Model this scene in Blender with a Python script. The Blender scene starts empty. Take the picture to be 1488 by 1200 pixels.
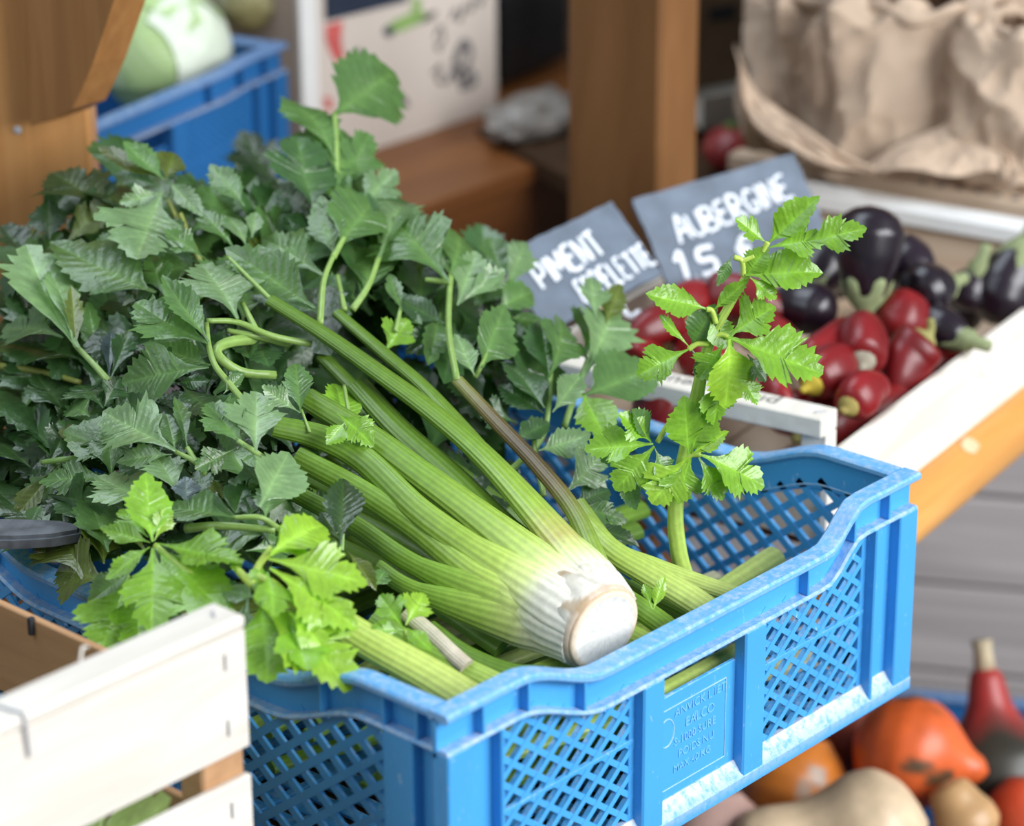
import bpy, bmesh, math, random
import numpy as np
from mathutils import Vector, Matrix, noise as mnoise
R_ = random.Random(7)
rad = math.radians
# ------------------------------------------------------------------ camera model (1488 x 1200 frame)
F = 4168.16; PIT = 0.3841; YAW = 0.8348; ROL = -0.0053
CAM = np.array([-1.2749, -1.2166, 1.1391])
_w = np.array([math.cos(PIT)*math.sin(YAW), math.cos(PIT)*math.cos(YAW), -math.sin(PIT)])
_r = np.cross(_w, [0, 0, 1.0]); _r /= np.linalg.norm(_r)
_u = np.cross(_r, _w)
_c, _s = math.cos(ROL), math.sin(ROL)
RT, UP = _r*_c + _u*_s, _u*_c - _r*_s
EX, EY, EZ = np.eye(3)
def ray(px, py): return _w + RT*(px-744)/F - UP*(py-600)/F
def W(px, py, d): return CAM + d*ray(px, py)
def PL(px, py, n, k):
    d = ray(px, py); return CAM + d*((k - CAM@n)/(d@n))
def atz(px, py, z): return PL(px, py, EZ, z)
def dep(p): return float((np.asarray(p)-CAM)@_w)
def S(px, py, off=0.0):
    """a point on the top of the celery heap, off metres above it"""
    d = ray(px, py)
    n1 = np.array([0, -0.35, 1.0]); t1 = (0.14+off - CAM@n1)/(d@n1)
    n2 = np.array([-0.6, 0, 1.0]); t2 = (0.20+off - CAM@n2)/(d@n2)
    return CAM + d*max(t1, t2)

scene = bpy.context.scene
col = scene.collection

# ------------------------------------------------------------------ materials
def new_mat(name):
    m = bpy.data.materials.new(name); m.use_nodes = True
    nt = m.node_tree; b = nt.nodes['Principled BSDF']
    return m, nt, b
def nd(nt, t, **kw):
    n = nt.nodes.new(t)
    for k, v in kw.items(): setattr(n, k, v)
    return n
def ramp(nt, src, stops):
    r = nd(nt, 'ShaderNodeValToRGB')
    cr = r.color_ramp
    while len(cr.elements) < len(stops): cr.elements.new(0.5)
    for e, (p, c) in zip(cr.elements, stops):
        e.position = p; e.color = (*c, 1) if len(c) == 3 else c
    nt.links.new(src, r.inputs[0]); return r
def mix(nt, fac, a, b, mode='MIX'):
    m = nd(nt, 'ShaderNodeMix', data_type='RGBA', blend_type=mode)
    for sock, v in ((m.inputs[0], fac), (m.inputs[6], a), (m.inputs[7], b)):
        if hasattr(v, 'is_output') or isinstance(v, bpy.types.NodeSocket): nt.links.new(v, sock)
        elif isinstance(v, (int, float)): sock.default_value = v
        else: sock.default_value = (*v, 1)
    return m.outputs[2]
def objco(nt, scale=(1, 1, 1)):
    t = nd(nt, 'ShaderNodeTexCoord'); mp = nd(nt, 'ShaderNodeMapping')
    mp.inputs['Scale'].default_value = scale
    nt.links.new(t.outputs['Object'], mp.inputs['Vector']); return mp.outputs[0]
def noise(nt, co, scale, detail=3, rough=.5, dist=0):
    n = nd(nt, 'ShaderNodeTexNoise'); n.inputs['Scale'].default_value = scale
    n.inputs['Detail'].default_value = detail; n.inputs['Roughness'].default_value = rough
    n.inputs['Distortion'].default_value = dist
    nt.links.new(co, n.inputs['Vector']); return n.outputs['Fac']
def bump(nt, b, h, strength=.3, dist=.002):
    bp = nd(nt, 'ShaderNodeBump'); bp.inputs['Strength'].default_value = strength
    bp.inputs['Distance'].default_value = dist
    nt.links.new(h, bp.inputs['Height']); nt.links.new(bp.outputs[0], b.inputs['Normal'])

def wood(name, c1, c2, grain=(1, 1, 1), knots=0.0, rough=.6, scale=60, kscale=7, spec=.3):
    m, nt, b = new_mat(name)
    co = objco(nt, grain)
    n1 = noise(nt, co, scale, 5, .6, .6)
    n2 = noise(nt, co, scale*.28, 3, .5, 1.2)
    r = ramp(nt, n1, [(0.3, c1), (0.7, c2)])
    dark = tuple(x*.72 for x in c1)
    cc = mix(nt, ramp(nt, n2, [(0.4, (0, 0, 0)), (0.75, (.7, .7, .7))]).outputs[0], r.outputs[0], dark)
    if knots:
        v = nd(nt, 'ShaderNodeTexVoronoi'); v.inputs['Scale'].default_value = kscale
        nt.links.new(objco(nt, tuple(.35+.65*g for g in grain)), v.inputs['Vector'])
        kr = ramp(nt, v.outputs['Distance'], [(0.0, (1, 1, 1)), (knots*.5, (.8, .8, .8)), (knots, (0, 0, 0))])
        cc = mix(nt, kr.outputs[0], cc, tuple(x*.16 for x in c1))
    nt.links.new(cc, b.inputs['Base Color'])
    b.inputs['Roughness'].default_value = rough
    b.inputs['Specular IOR Level'].default_value = spec
    bump(nt, b, n1, .25, .0015)
    return m

def blue_plastic(name, base, dust=(.62, .64, .66), amt=1.0, rough=.33):
    m, nt, b = new_mat(name)
    g = nd(nt, 'ShaderNodeNewGeometry')
    sep = nd(nt, 'ShaderNodeSeparateXYZ'); nt.links.new(g.outputs['True Normal'], sep.inputs[0])
    co = objco(nt)
    n1 = noise(nt, co, 150, 6, .7)
    n2 = noise(nt, objco(nt, (1, 1, .3)), 260, 3, .6, 1.0)
    n3 = noise(nt, co, 9, 2)
    at = nd(nt, 'ShaderNodeAttribute'); at.attribute_name = 'Col'
    sc = ramp(nt, n2, [(0.66, (0, 0, 0)), (0.74, (1, 1, 1))]).outputs[0]
    bl = ramp(nt, n1, [(0.50, (0, 0, 0)), (0.68, (1, 1, 1))]).outputs[0]
    base_v = mix(nt, n3, tuple(x*.86 for x in base), tuple(min(1, x*1.1) for x in base))
    # dust where the surface looks up, and where the vertex attribute says it collects
    up = nd(nt, 'ShaderNodeMath', operation='MULTIPLY'); up.use_clamp = True
    nt.links.new(sep.outputs['Z'], up.inputs[0]); up.inputs[1].default_value = .55*amt
    upn = nd(nt, 'ShaderNodeMath', operation='MULTIPLY'); nt.links.new(up.outputs[0], upn.inputs[0]); nt.links.new(bl, upn.inputs[1])
    c1 = mix(nt, upn.outputs[0], base_v, dust)
    sm = nd(nt, 'ShaderNodeMath', operation='MULTIPLY'); nt.links.new(sc, sm.inputs[0]); sm.inputs[1].default_value = .45*amt
    c2 = mix(nt, sm.outputs[0], c1, (.66, .78, .88))
    am = nd(nt, 'ShaderNodeMath', operation='MULTIPLY'); nt.links.new(at.outputs['Fac'], am.inputs[0])
    br = ramp(nt, n1, [(0.36, (.25, .25, .25)), (0.52, (1, 1, 1))]).outputs[0]; nt.links.new(br, am.inputs[1])
    c3 = mix(nt, am.outputs[0], c2, (.72, .72, .70))
    nt.links.new(c3, b.inputs['Base Color'])
    b.inputs['Roughness'].default_value = rough
    b.inputs['Specular IOR Level'].default_value = .45
    return m

def plain(name, c, rough=.5, spec=.4, var=.15, scale=20, bmp=0.0):
    m, nt, b = new_mat(name)
    n = noise(nt, objco(nt), scale, 4)
    r = ramp(nt, n, [(0.3, tuple(x*(1-var) for x in c)), (0.7, tuple(min(1, x*(1+var)) for x in c))])
    nt.links.new(r.outputs[0], b.inputs['Base Color'])
    b.inputs['Roughness'].default_value = rough; b.inputs['Specular IOR Level'].default_value = spec
    if bmp: bump(nt, b, n, bmp, .002)
    return m

def veg(name, rough=.35, spec=.5, coat=0.0, nscale=60, amount=.25, transl=0.0, bmp=.15, bscale=90):
    """colour comes from the vertex attribute, broken up by noise"""
    m, nt, b = new_mat(name)
    at = nd(nt, 'ShaderNodeAttribute'); at.attribute_name = 'Col'
    n = noise(nt, objco(nt), nscale, 4, .6)
    k = ramp(nt, n, [(0.25, (1-amount,)*3), (0.75, (1+amount*.6,)*3)])
    c = mix(nt, 1.0, at.outputs['Color'], k.outputs[0], 'MULTIPLY')
    nt.links.new(c, b.inputs['Base Color'])
    b.inputs['Roughness'].default_value = rough; b.inputs['Specular IOR Level'].default_value = spec
    b.inputs['Coat Weight'].default_value = coat
    if bmp: bump(nt, b, noise(nt, objco(nt), bscale, 3), bmp, .0015)
    if transl:
        tr = nd(nt, 'ShaderNodeBsdfTranslucent')
        tc = mix(nt, .75, c, (.42, .62, .04), 'MULTIPLY')
        hs = nd(nt, 'ShaderNodeHueSaturation'); hs.inputs['Value'].default_value = 2.6; hs.inputs['Saturation'].default_value = 1.1
        nt.links.new(tc, hs.inputs['Color']); nt.links.new(hs.outputs[0], tr.inputs['Color'])
        ms = nd(nt, 'ShaderNodeMixShader'); ms.inputs[0].default_value = transl
        out = nt.nodes['Material Output']
        nt.links.new(b.outputs[0], ms.inputs[1]); nt.links.new(tr.outputs[0], ms.inputs[2]); nt.links.new(ms.outputs[0], out.inputs[0])
    return m

M = {}
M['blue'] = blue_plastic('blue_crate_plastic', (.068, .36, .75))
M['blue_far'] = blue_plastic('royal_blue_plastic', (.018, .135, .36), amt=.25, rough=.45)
M['pale'] = wood('pale_poplar', (.72, .66, .57), (.84, .80, .73), (.12, 1, 1), scale=40)
M['tan'] = wood('tan_plywood', (.46, .25, .12), (.56, .33, .17), (1, .08, 1), scale=60)
M['pine'] = wood('varnished_pine', (.50, .235, .075), (.62, .32, .12), (1, 1, .06), knots=.11, rough=.4, scale=70, kscale=11)
M['pine_x'] = wood('varnished_pine_rail', (.185, .062, .016), (.26, .10, .028), (.06, 1, 1), rough=.45, scale=60)
M['brown'] = wood('dark_pine', (.17, .072, .022), (.25, .115, .04), (.3, .3, .06), knots=.11, rough=.5, scale=60, kscale=11)
M['bracket'] = wood('bracket_wood', (.32, .14, .042), (.42, .20, .07), (1, 1, .06), knots=.10, rough=.45, scale=60, kscale=13)
M['pole'] = wood('orange_pole', (.62, .28, .065), (.74, .38, .11), (.06, 1, 1), rough=.42, scale=45)
M['grey_plank'] = wood('weathered_plank', (.40, .365, .36), (.56, .52, .51), (.05, .05, 1), rough=.85, scale=40, spec=.1)
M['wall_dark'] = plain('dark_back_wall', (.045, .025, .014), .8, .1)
M['knotty'] = wood('knotty_board', (.55, .40, .28), (.70, .56, .42), (.12, .12, 1), knots=.1, rough=.7, scale=45, kscale=8)
M['slate'] = plain('grey_slate', (.135, .165, .21), .55, .4, .22, 30, .3)
M['slate_dark'] = plain('dark_slate', (.10, .11, .125), .5, .45, .4, 60, .6)
M['chalk'] = plain('white_chalk', (.80, .83, .88), .9, .1, .06)
M['white_paint'] = plain('white_painted_wood', (.82, .82, .80), .6, .3, .05)
M['ink'] = plain('black_ink', (.035, .035, .04), .8, .1)
M['ink_grey'] = plain('grey_ink', (.16, .15, .15), .8, .1, .4, 90)
M['ink_red'] = plain('red_ink', (.62, .13, .12), .8, .1, .3, 200)
M['ink_green'] = plain('green_ink', (.26, .42, .13), .8, .1)
M['ink_navy'] = plain('navy_ink', (.03, .04, .065), .8, .1)
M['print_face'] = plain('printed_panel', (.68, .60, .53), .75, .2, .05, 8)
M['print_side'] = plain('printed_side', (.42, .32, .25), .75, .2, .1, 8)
M['black_plastic'] = plain('black_plastic', (.012, .013, .015), .45, .3)
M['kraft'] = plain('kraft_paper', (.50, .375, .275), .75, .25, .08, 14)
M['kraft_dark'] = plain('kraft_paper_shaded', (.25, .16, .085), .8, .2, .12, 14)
M['leaf'] = veg('celery_leaf', rough=.29, spec=.75, nscale=90, amount=.26, transl=.22, bmp=.55, bscale=190)
M['stalk'] = veg('celery_stalk', rough=.34, spec=.45, nscale=150, amount=.17, bmp=.12, bscale=200)
M['root'] = veg('celery_root', rough=.55, spec=.3, nscale=160, amount=.12, bmp=.3, bscale=160)
M['pepper'] = veg('red_pepper_skin', rough=.36, spec=.45, coat=.06, nscale=25, amount=.25, bmp=.08, bscale=30)
M['aubergine'] = veg('aubergine_skin', rough=.3, spec=.5, coat=.2, nscale=25, amount=.2, bmp=.05, bscale=30)
M['calyx'] = veg('green_calyx', rough=.7, spec=.2, nscale=60, amount=.3)
M['squash'] = veg('squash_skin', rough=.38, spec=.45, nscale=22, amount=.28, bmp=.1, bscale=40)
M['cabbage'] = veg('cabbage_leaf', rough=.4, spec=.4, nscale=30, amount=.1, bmp=.1)
M['glue'] = plain('old_glue', (.80, .58, .36), .7, .2, .1)
M['wire'] = plain('steel_wire', (.42, .42, .44), .4, .5)
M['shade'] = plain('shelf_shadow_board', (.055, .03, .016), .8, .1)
M['card_and_shade'] = plain('cardboard_and_crate_shade', (.10, .065, .038), .8, .1)  # box cardboard, also the painted shade inside the near wooden crate
M['grey_tray'] = plain('grey_tray_plastic', (.34, .32, .28), .5, .3)
M['glass_grey'] = plain('grey_plastic_bag', (.21, .19, .17), .35, .5, .35, 40)

# ------------------------------------------------------------------ mesh builder
class MB:
    def __init__(s): s.v = []; s.f = []; s.c = []; s.n = 0
    def add(s, V, Fc, c=None):
        V = np.asarray(V, float).reshape(-1, 3)
        s.v.append(V); o = s.n; s.n += len(V)
        s.f.extend([tuple(i+o for i in q) for q in Fc])
        if c is None: c = np.zeros((len(V), 3))
        c = np.asarray(c, float)
        if c.ndim == 1: c = np.tile(c, (len(V), 1))
        s.c.append(c); return s
    def box(s, lo, hi, ch=.0015, c=None, M4=None):
        lo = np.array(lo, float); hi = np.array(hi, float)
        ch = min(ch, .45*float(np.min(hi-lo)))
        V = []; idx = {}
        for ix in (0, 1):
            for iy in (0, 1):
                for iz in (0, 1):
                    p = np.where([ix, iy, iz], hi, lo).astype(float); sg = np.where([ix, iy, iz], -1, 1)
                    for a in range(3):
                        q = p + sg*ch; q[a] = p[a]
                        idx[(ix, iy, iz, a)] = len(V); V.append(q)
        Fc = []
        for a in range(3):
            b, d = (a+1) % 3, (a+2) % 3
            for sd in (0, 1):
                loop = []
                for (i, j) in ((0, 0), (1, 0), (1, 1), (0, 1)):
                    k = [0, 0, 0]; k[a] = sd; k[b] = i; k[d] = j; loop.append(idx[(*k, a)])
                Fc.append(loop if sd else loop[::-1])
            for i in (0, 1):
                for j in (0, 1):
                    k0 = [0, 0, 0]; k0[b] = i; k0[d] = j; k1 = list(k0); k1[a] = 1
                    q = [idx[(*k0, b)], idx[(*k1, b)], idx[(*k1, d)], idx[(*k0, d)]]
                    Fc.append(q if (i ^ j) else q[::-1])
        for ix in (0, 1):
            for iy in (0, 1):
                for iz in (0, 1):
                    t = [idx[(ix, iy, iz, a)] for a in range(3)]
                    Fc.append(t if (ix+iy+iz) % 2 else t[::-1])
        V = np.array(V)
        if M4 is not None: V = xf(V, M4)
        return s.add(V, Fc, c)
    def prism(s, poly, z0, z1, M4=None, c=None):
        """poly: 2D list in XY, extruded along Z, then transformed"""
        n = len(poly); V = [(x, y, z0) for x, y in poly]+[(x, y, z1) for x, y in poly]
        Fc = [tuple(range(n))[::-1], tuple(range(n, 2*n))]+[(i, (i+1) % n, n+(i+1) % n, n+i) for i in range(n)]
        V = np.array(V, float)
        if M4 is not None: V = xf(V, M4)
        return s.add(V, Fc, c)
    def tube(s, P, Rd, sides=10, up=(0, 0, 1), flat=1.0, rib=0, ribamp=.0, cols=None, cap=True, groove=0.0):
        P = np.asarray(P, float); n = len(P)
        Rd = np.broadcast_to(np.asarray(Rd, float), (n,))
        T = np.gradient(P, axis=0); T /= np.linalg.norm(T, axis=1)[:, None]+1e-12
        up = np.asarray(up, float); V = []; C = []
        th = np.arange(sides)*2*math.pi/sides
        for i in range(n):
            nn = up - (up@T[i])*T[i]
            if np.linalg.norm(nn) < 1e-6: nn = np.cross(T[i], EX)
            nn /= np.linalg.norm(nn); bb = np.cross(T[i], nn)
            a = 1+ribamp*np.cos(rib*th)
            if groove: a = a - groove*np.exp(-((th-math.pi+0)/.6)**2)
            V.append(P[i]+Rd[i]*(np.outer(np.cos(th)*a*flat, nn)+np.outer(np.sin(th)*a, bb)))
            if cols is not None:
                cc = np.asarray(cols[i], float)
                k = 1+.11*np.cos(rib*th) if rib else np.ones(sides)
                C.append(np.outer(k, cc))
        V = np.vstack(V)
        Fc = [(i*sides+j, i*sides+(j+1) % sides, (i+1)*sides+(j+1) % sides, (i+1)*sides+j) for i in range(n-1) for j in range(sides)]
        if cap: Fc += [tuple(range(sides))[::-1], tuple(range((n-1)*sides, n*sides))]
        return s.add(V, Fc, np.vstack(C) if cols is not None else None)
    def lathe(s, prof, sides=24, M4=None, cols=None, fn=None):
        """prof: (r, z) list around Z"""
        n = len(prof); th = np.arange(sides)*2*math.pi/sides; V = []; C = []
        for i, (r, z) in enumerate(prof):
            rr = r*np.ones(sides) if fn is None else r*fn(th, i/(n-1))
            V.append(np.stack([rr*np.cos(th), rr*np.sin(th), np.full(sides, z)], 1))
            if cols is not None:
                cc = cols(th, i/(n-1)) if callable(cols) else np.tile(cols, (sides, 1)); C.append(cc)
        V = np.vstack(V)
        Fc = [(i*sides+j, i*sides+(j+1) % sides, (i+1)*sides+(j+1) % sides, (i+1)*sides+j) for i in range(n-1) for j in range(sides)]
        Fc += [tuple(range(sides))[::-1], tuple(range((n-1)*sides, n*sides))]
        if M4 is not None: V = xf(V, M4)
        return s.add(V, Fc, np.vstack(C) if cols is not None else None)
    def grid(s, V, nu, nv, c=None):
        Fc = [(i*nv+j, i*nv+j+1, (i+1)*nv+j+1, (i+1)*nv+j) for i in range(nu-1) for j in range(nv-1)]
        return s.add(V, Fc, c)
    def build(s, name, mat, parent=None, world=False, smooth=True, angle=35, solid=0.0):
        V = np.vstack(s.v); C = np.vstack(s.c)
        if world and parent is not None:
            V = xf(V, np.linalg.inv(np.array(parent.matrix_basis)))
        me = bpy.data.meshes.new(name)
        me.from_pydata(V.tolist(), [], s.f); me.validate(clean_customdata=False)
        if len(me.vertices) == len(C):
            at = me.color_attributes.new('Col', 'FLOAT_COLOR', 'POINT')
            at.data.foreach_set('color', np.hstack([C, np.ones((len(C), 1))]).astype(np.float32).ravel())
        me.materials.append(mat)
        if smooth:
            me.polygons.foreach_set('use_smooth', [True]*len(me.polygons))
            if angle < 180: me.set_sharp_from_angle(angle=rad(angle))
        me.update()
        o = bpy.data.objects.new(name, me); col.objects.link(o)
        if parent is not None: o.parent = parent
        if solid:
            md = o.modifiers.new('thickness', 'SOLIDIFY'); md.thickness = solid
        return o
def xf(V, M4):
    M4 = np.asarray(M4, float); return np.asarray(V, float)@M4[:3, :3].T+M4[:3, 3]
def frame(o, x, y, z=None):
    x = np.asarray(x, float); x = x/np.linalg.norm(x); y = np.asarray(y, float); y = y-(y@x)*x; y = y/np.linalg.norm(y)
    zz = np.cross(x, y); m = np.eye(4); m[:3, 0] = x; m[:3, 1] = y; m[:3, 2] = zz; m[:3, 3] = o; return m
def rotz(o, deg): a = rad(deg); return frame(o, (math.cos(a), math.sin(a), 0), (-math.sin(a), math.cos(a), 0))
def catmull(P, n):
    P = np.asarray(P, float)
    if len(P) == 2: return P[0]+(P[1]-P[0])*np.linspace(0, 1, n)[:, None]
    E = np.vstack([2*P[0]-P[1], P, 2*P[-1]-P[-2]]); out = []
    for t in np.linspace(0, len(P)-1-1e-9, n):
        i = int(t); f = t-i; a, b, c, d = E[i:i+4]
        out.append(.5*((2*b)+(-a+c)*f+(2*a-5*b+4*c-d)*f*f+(-a+3*b-3*c+d)*f**3))
    return np.array(out)
def tag(o, label=None, cat=None, group=None, kind=None):
    if label: o['label'] = label
    if cat: o['category'] = cat
    if group: o['group'] = group
    if kind: o['kind'] = kind
    return o
def thing(name, label, cat, M4=None, group=None):
    o = bpy.data.objects.new(name, None); col.objects.link(o); o.empty_display_size = .02
    if M4 is not None: o.matrix_basis = Matrix(np.asarray(M4, float).tolist())
    return tag(o, label, cat, group)
def text_mesh(body, size, M4, mat, name, parent, ext=.0006, align='CENTER'):
    cu = bpy.data.curves.new('lettering', 'FONT'); cu.body = body; cu.size = size; cu.extrude = ext
    cu.align_x = align; cu.align_y = 'CENTER'; cu.resolution_u = 3
    o = bpy.data.objects.new('lettering', cu); col.objects.link(o)
    bpy.context.view_layer.update()
    me = bpy.data.meshes.new_from_object(o.evaluated_get(bpy.context.evaluated_depsgraph_get()))
    bpy.data.objects.remove(o)
    me.materials.clear(); me.materials.append(mat)
    o = bpy.data.objects.new(name, me); col.objects.link(o)
    me.transform(Matrix(np.asarray(M4, float).tolist()))
    o.parent = parent; return o

# ------------------------------------------------------------------ the blue vegetable crate
def bar_clip(p, q, ztop):
    """clip a bar (in the wall's 2D s,z) to z <= ztop(s)"""
    ts = np.linspace(0, 1, 60); pts = p+(q-p)*ts[:, None]
    ok = [z <= ztop(x) for x, z in pts]
    if not any(ok): return None
    i0 = ok.index(True); i1 = len(ok)-1-ok[::-1].index(True)
    return (pts[i0], pts[i1]) if i1 > i0 else None
def lattice(mb, s0, s1, z0, ztop, y0, y1, M4, pitch=.025, wd=.0058, slope=.78):
    H = max(ztop(s0), ztop(s1), ztop(.5*(s0+s1)))-z0
    for sgn in (1, -1):
        k = s0-H/slope-pitch if sgn > 0 else s0
        while k < s1+(H/slope+pitch if sgn < 0 else 0):
            p = np.array([k, z0]); q = np.array([k+sgn*H/slope, z0+H])
            d = q-p; ts = []
            lo, hi = 0.0, 1.0
            if abs(d[0]) > 1e-9:
                a, b = (s0-p[0])/d[0], (s1-p[0])/d[0]
                lo = max(lo, min(a, b)); hi = min(hi, max(a, b))
            if hi > lo+.02:
                c = bar_clip(p+d*lo, p+d*hi, ztop)
                if c is not None and np.linalg.norm(c[1]-c[0]) > .004:
                    a, b = c; t = (b-a)/np.linalg.norm(b-a); nn = np.array([-t[1], t[0]])*wd/2
                    yy0, yy1 = (y0, y1) if sgn > 0 else (y0+.0012, y1-.0006)
                    quad = [a-nn, b-nn, b+nn, a+nn]
                    mb.prism([tuple(x) for x in quad], yy0, yy1, M4)
            k += pitch
def blue_crate(root, L, D, H, dip, mat, detail=True, front_panels=None, pitch=.025, floor=True):
    """outer size L x D x H; walls named after what they are; returns nothing"""
    def prof(n, ramp0, ramp2):
        def z(s):
            e = min(s, n-s); ramp1 = ramp2[0] if s < n/2 else ramp2[1]
            return H if e <= ramp0 else (H-dip if e >= ramp1 else H-dip*(3*((e-ramp0)/(ramp1-ramp0))**2-2*((e-ramp0)/(ramp1-ramp0))**3))
        return z
    out = .011   # how far rim and posts stand out from the wall plate
    th = .004
    for side, n, M4 in (('front', L, frame((0, 0, 0), EX, EZ)), ('rear', L, frame((L, D, 0), -EX, EZ)),
                        ('near_end', D, frame((0, D, 0), -EY, EZ)), ('far_end', D, frame((L, 0, 0), EY, EZ))):
        # local frame: X along the wall, Y up, Z outward
        long = n == L
        zt = prof(n, .077 if long else .085, (.175, .125) if long else (.185, .185))
        if side in ('rear',): zt = prof(n, .077, (.125, .175))
        gap = .030
        ss = sorted(set(list(np.linspace(0, n, 49))+[.085, n-.085]))
        # rim: top flange + upper band + lower flange
        mb = MB()
        def strip(zoff0, zoff1, y0, y1, a=0.0, b=None, dirt=0.0, ends=True):
            b_ = n if b is None else b
            q = [x for x in ss if a < x < b_]; q = [a]+q+[b_]
            ch = min(.0018, (zoff0-zoff1)*.4)
            sec = [(y1-ch, zoff0), (y1, zoff0-ch), (y1, zoff1+ch), (y1-ch, zoff1), (y0+ch, zoff1), (y0, zoff1+ch), (y0, zoff0-ch), (y0+ch, zoff0)]
            V = []; 
            for x in q:
                for (yy, zz) in sec: V.append((x, zt(x)+zz, yy))
            m = len(sec)
            Fc = [(i*m+j, i*m+(j+1) % m, (i+1)*m+(j+1) % m, (i+1)*m+j) for i in range(len(q)-1) for j in range(m)]
            Fc += [tuple(range(m))[::-1], tuple(range((len(q)-1)*m, len(q)*m))]
            Cc = np.zeros((len(V), 3))
            if dirt: Cc[:] = dirt
            mb.add(xf(np.array(V), M4), Fc, Cc)
        e_ = 0.0 if long else .0191
        strip(0, -.007, -.015-th, 0, e_, n-e_, dirt=.18)
        e_ = 0.0 if long else .0152
        strip(-.0045, -gap-.007, -out-th, -out, e_, n-e_)
        e_ = .0012 if long else .0153
        strip(-gap, -gap-.0045, -out-th-.0004, -.001, e_, n-e_, dirt=.35)
        rim = mb.build('rim', mat, root)
        # small ribs between the flanges
        rp = [.04, .088, .15, n-.15, n-.088, n-.04] if long else [.033, .066, .13, n-.13, n-.066, n-.033]
        for x in rp:
            z = zt(x); mb = MB(); mb.box((x-.0015, z-gap, -out-.001), (x+.0015, z-.005, -.002), .0006, None, M4)
            mb.build('rim_rib', mat, root)
        # corner posts
        cw = .060 if long else .066
        for a, b in ((0, cw), (n-cw, n)):
            mb = MB()
            zz = zt(.02)-gap-.002
            iv = [(0, .026), (cw-.004, cw)] if long else [(0, .0025), (.036, cw)]
            iv2 = iv if a == 0 else [(n-q, n-p) for p, q in iv]
            for p, q in iv2: mb.box((max(p, .0006 if long else .0011), .0014, -out-.002), (min(q, n-.0006 if long else n-.0011), zz, -.0005 if long else -.0011), .0012, None, M4)
            i_ = 0.0 if long else .0152
            mb.box((max(a, i_), .0005, -out-th), (min(b, n-i_), zz, -out), .0005, None, M4)
            mb.build('corner_post', mat, root)
        # bottom ledge
        mb = MB()
        V = []
        for x in ((.0008, n-.0008) if long else (.0158, n-.0158)):
            V += [(x, 0, -out-th), (x, 0, 0), (x, .010, 0), (x, .0225, -out+.001), (x, .0225, -out-th)]
        Fc = [(j, (j+1) % 5, 5+(j+1) % 5, 5+j) for j in range(5)]+[(4, 3, 2, 1, 0), (5, 6, 7, 8, 9)]
        dc = np.zeros((10, 3)); dc[[3, 8]] = .85; dc[[2, 7]] = .35
        mb.add(xf(np.array(V, float), M4), Fc, dc)
        mb.build('bottom_ledge', mat, root, smooth=False)
        # panels
        top = lambda x: zt(x)-gap+.003
        if long:
            b0, b1, b2, b3 = .216, .241, .341, .368
            b0, b1, b2, b3 = [v*L/.574 for v in (b0, b1, b2, b3)]
            panels = [(cw, b0, 'lat'), (b1, b2, 'plate'), (b3, n-cw, 'lat')]
            for a, b in ((b0, b1), (b2, b3)):
                mb = MB(); zz = top(.5*(a+b))-.005
                mb.box((a, 0, -out-.002), (b, zz, -.0006), .0015, None, M4); mb.build('upright', mat, root)
        else:
            mid = n/2
            panels = [(cw, mid-.012, 'lat'), (mid+.012, n-cw, 'lat')]
            mb = MB(); mb.box((mid-.012, 0, -out-.002), (mid+.012, top(mid)-.005, -.0006), .0015, None, M4); mb.build('upright', mat, root)
        for a, b, k in panels:
            mb = MB()
            if k == 'lat':
                lattice(mb, a-.003, b+.003, .018, top, -out-th, -out+.0005, M4, pitch*1.08 if long else pitch*1.24, .0050 if long else .0066)
                # frame of the lattice and a mid rail
                zl = min(top(a), top(b))
                for q in ((a-.001, a+.0055), (b-.0055, b+.001)): mb.box((q[0], .015, -out-th+.0004), (q[1], min(top(q[0]), top(q[1]))-.001, -out+.0002), .0006, None, M4)
                if long:
                    mb.box((a, zl*.62, -out-th+.0005), (b, zl*.62+.004, -out+.001), .0006, None, M4)
                mb.build('lattice_panel', mat, root, smooth=False)
            else:
                zz = top(.5*(a+b))-.031
                mb.box((a-.002, .02, -out-th), (b+.002, zz, -out), .0008, None, M4)
                pl = mb.build('label_plate', mat, root)
                if side == 'front' and detail:
                    mb = MB()   # raised border lines
                    x0, x1, z0, z1 = a+.004, b-.012, .030, zz-.012
                    for p, q in (((x0, z0), (x1, z0)), ((x1, z0), (x1, z1)), ((x0, z1), (x1, z1))):
                        mb.box((min(p[0], q[0]), min(p[1], q[1]), -out-.0005), (max(p[0], q[0])+.0008, max(p[1], q[1])+.0008, -out+.0007), .0002, np.full(3, .35), M4)
                    # round stamp
                    th_ = np.linspace(0, 2*math.pi, 25)
                    ring = np.stack([x0+.011+.009*np.cos(th_), .080+.012*np.sin(th_), np.full(25, -out)], 1)
                    mb.tube(xf(ring, M4), .0006, 6, cols=np.full((25, 3), .4))
                    mb.build('raised_border', M['emboss'], pl)
                    for i, (t, xo, zo, sz) in enumerate((('ANVICK L IET', .056, .0935, .0105), ('EALCO', .056, .0805, .0115), ('S-1000 SURE', .050, .068, .0098), ('POIDS NU', .052, .056, .0098), ('MAX 40 KG', .047, .0445, .0092))):
                        text_mesh(t, sz, M4@frame((a+xo, zo, -out), (1, .0, 0), (0, 1, 0)), M['emboss'], 'raised_lettering', pl, .0006)
    if floor:
        mb = MB()
        for i in range(int(L/.02)):
            x = .012+i*.02
            mb.box((x, .012, .004), (x+.011, D-.012, .008), .0008)
        for j in range(int(D/.04)):
            mb.box((.012, .012+j*.04, .003), (L-.012, .020+j*.04, .009), .0008)
        mb.build('base_grid', mat, root, smooth=False)
M['emboss'] = blue_plastic('worn_raised_plastic', (.17, .49, .83), amt=.8)
L0, D0, H0, DIP = .574, .64, .20, .030
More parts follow.
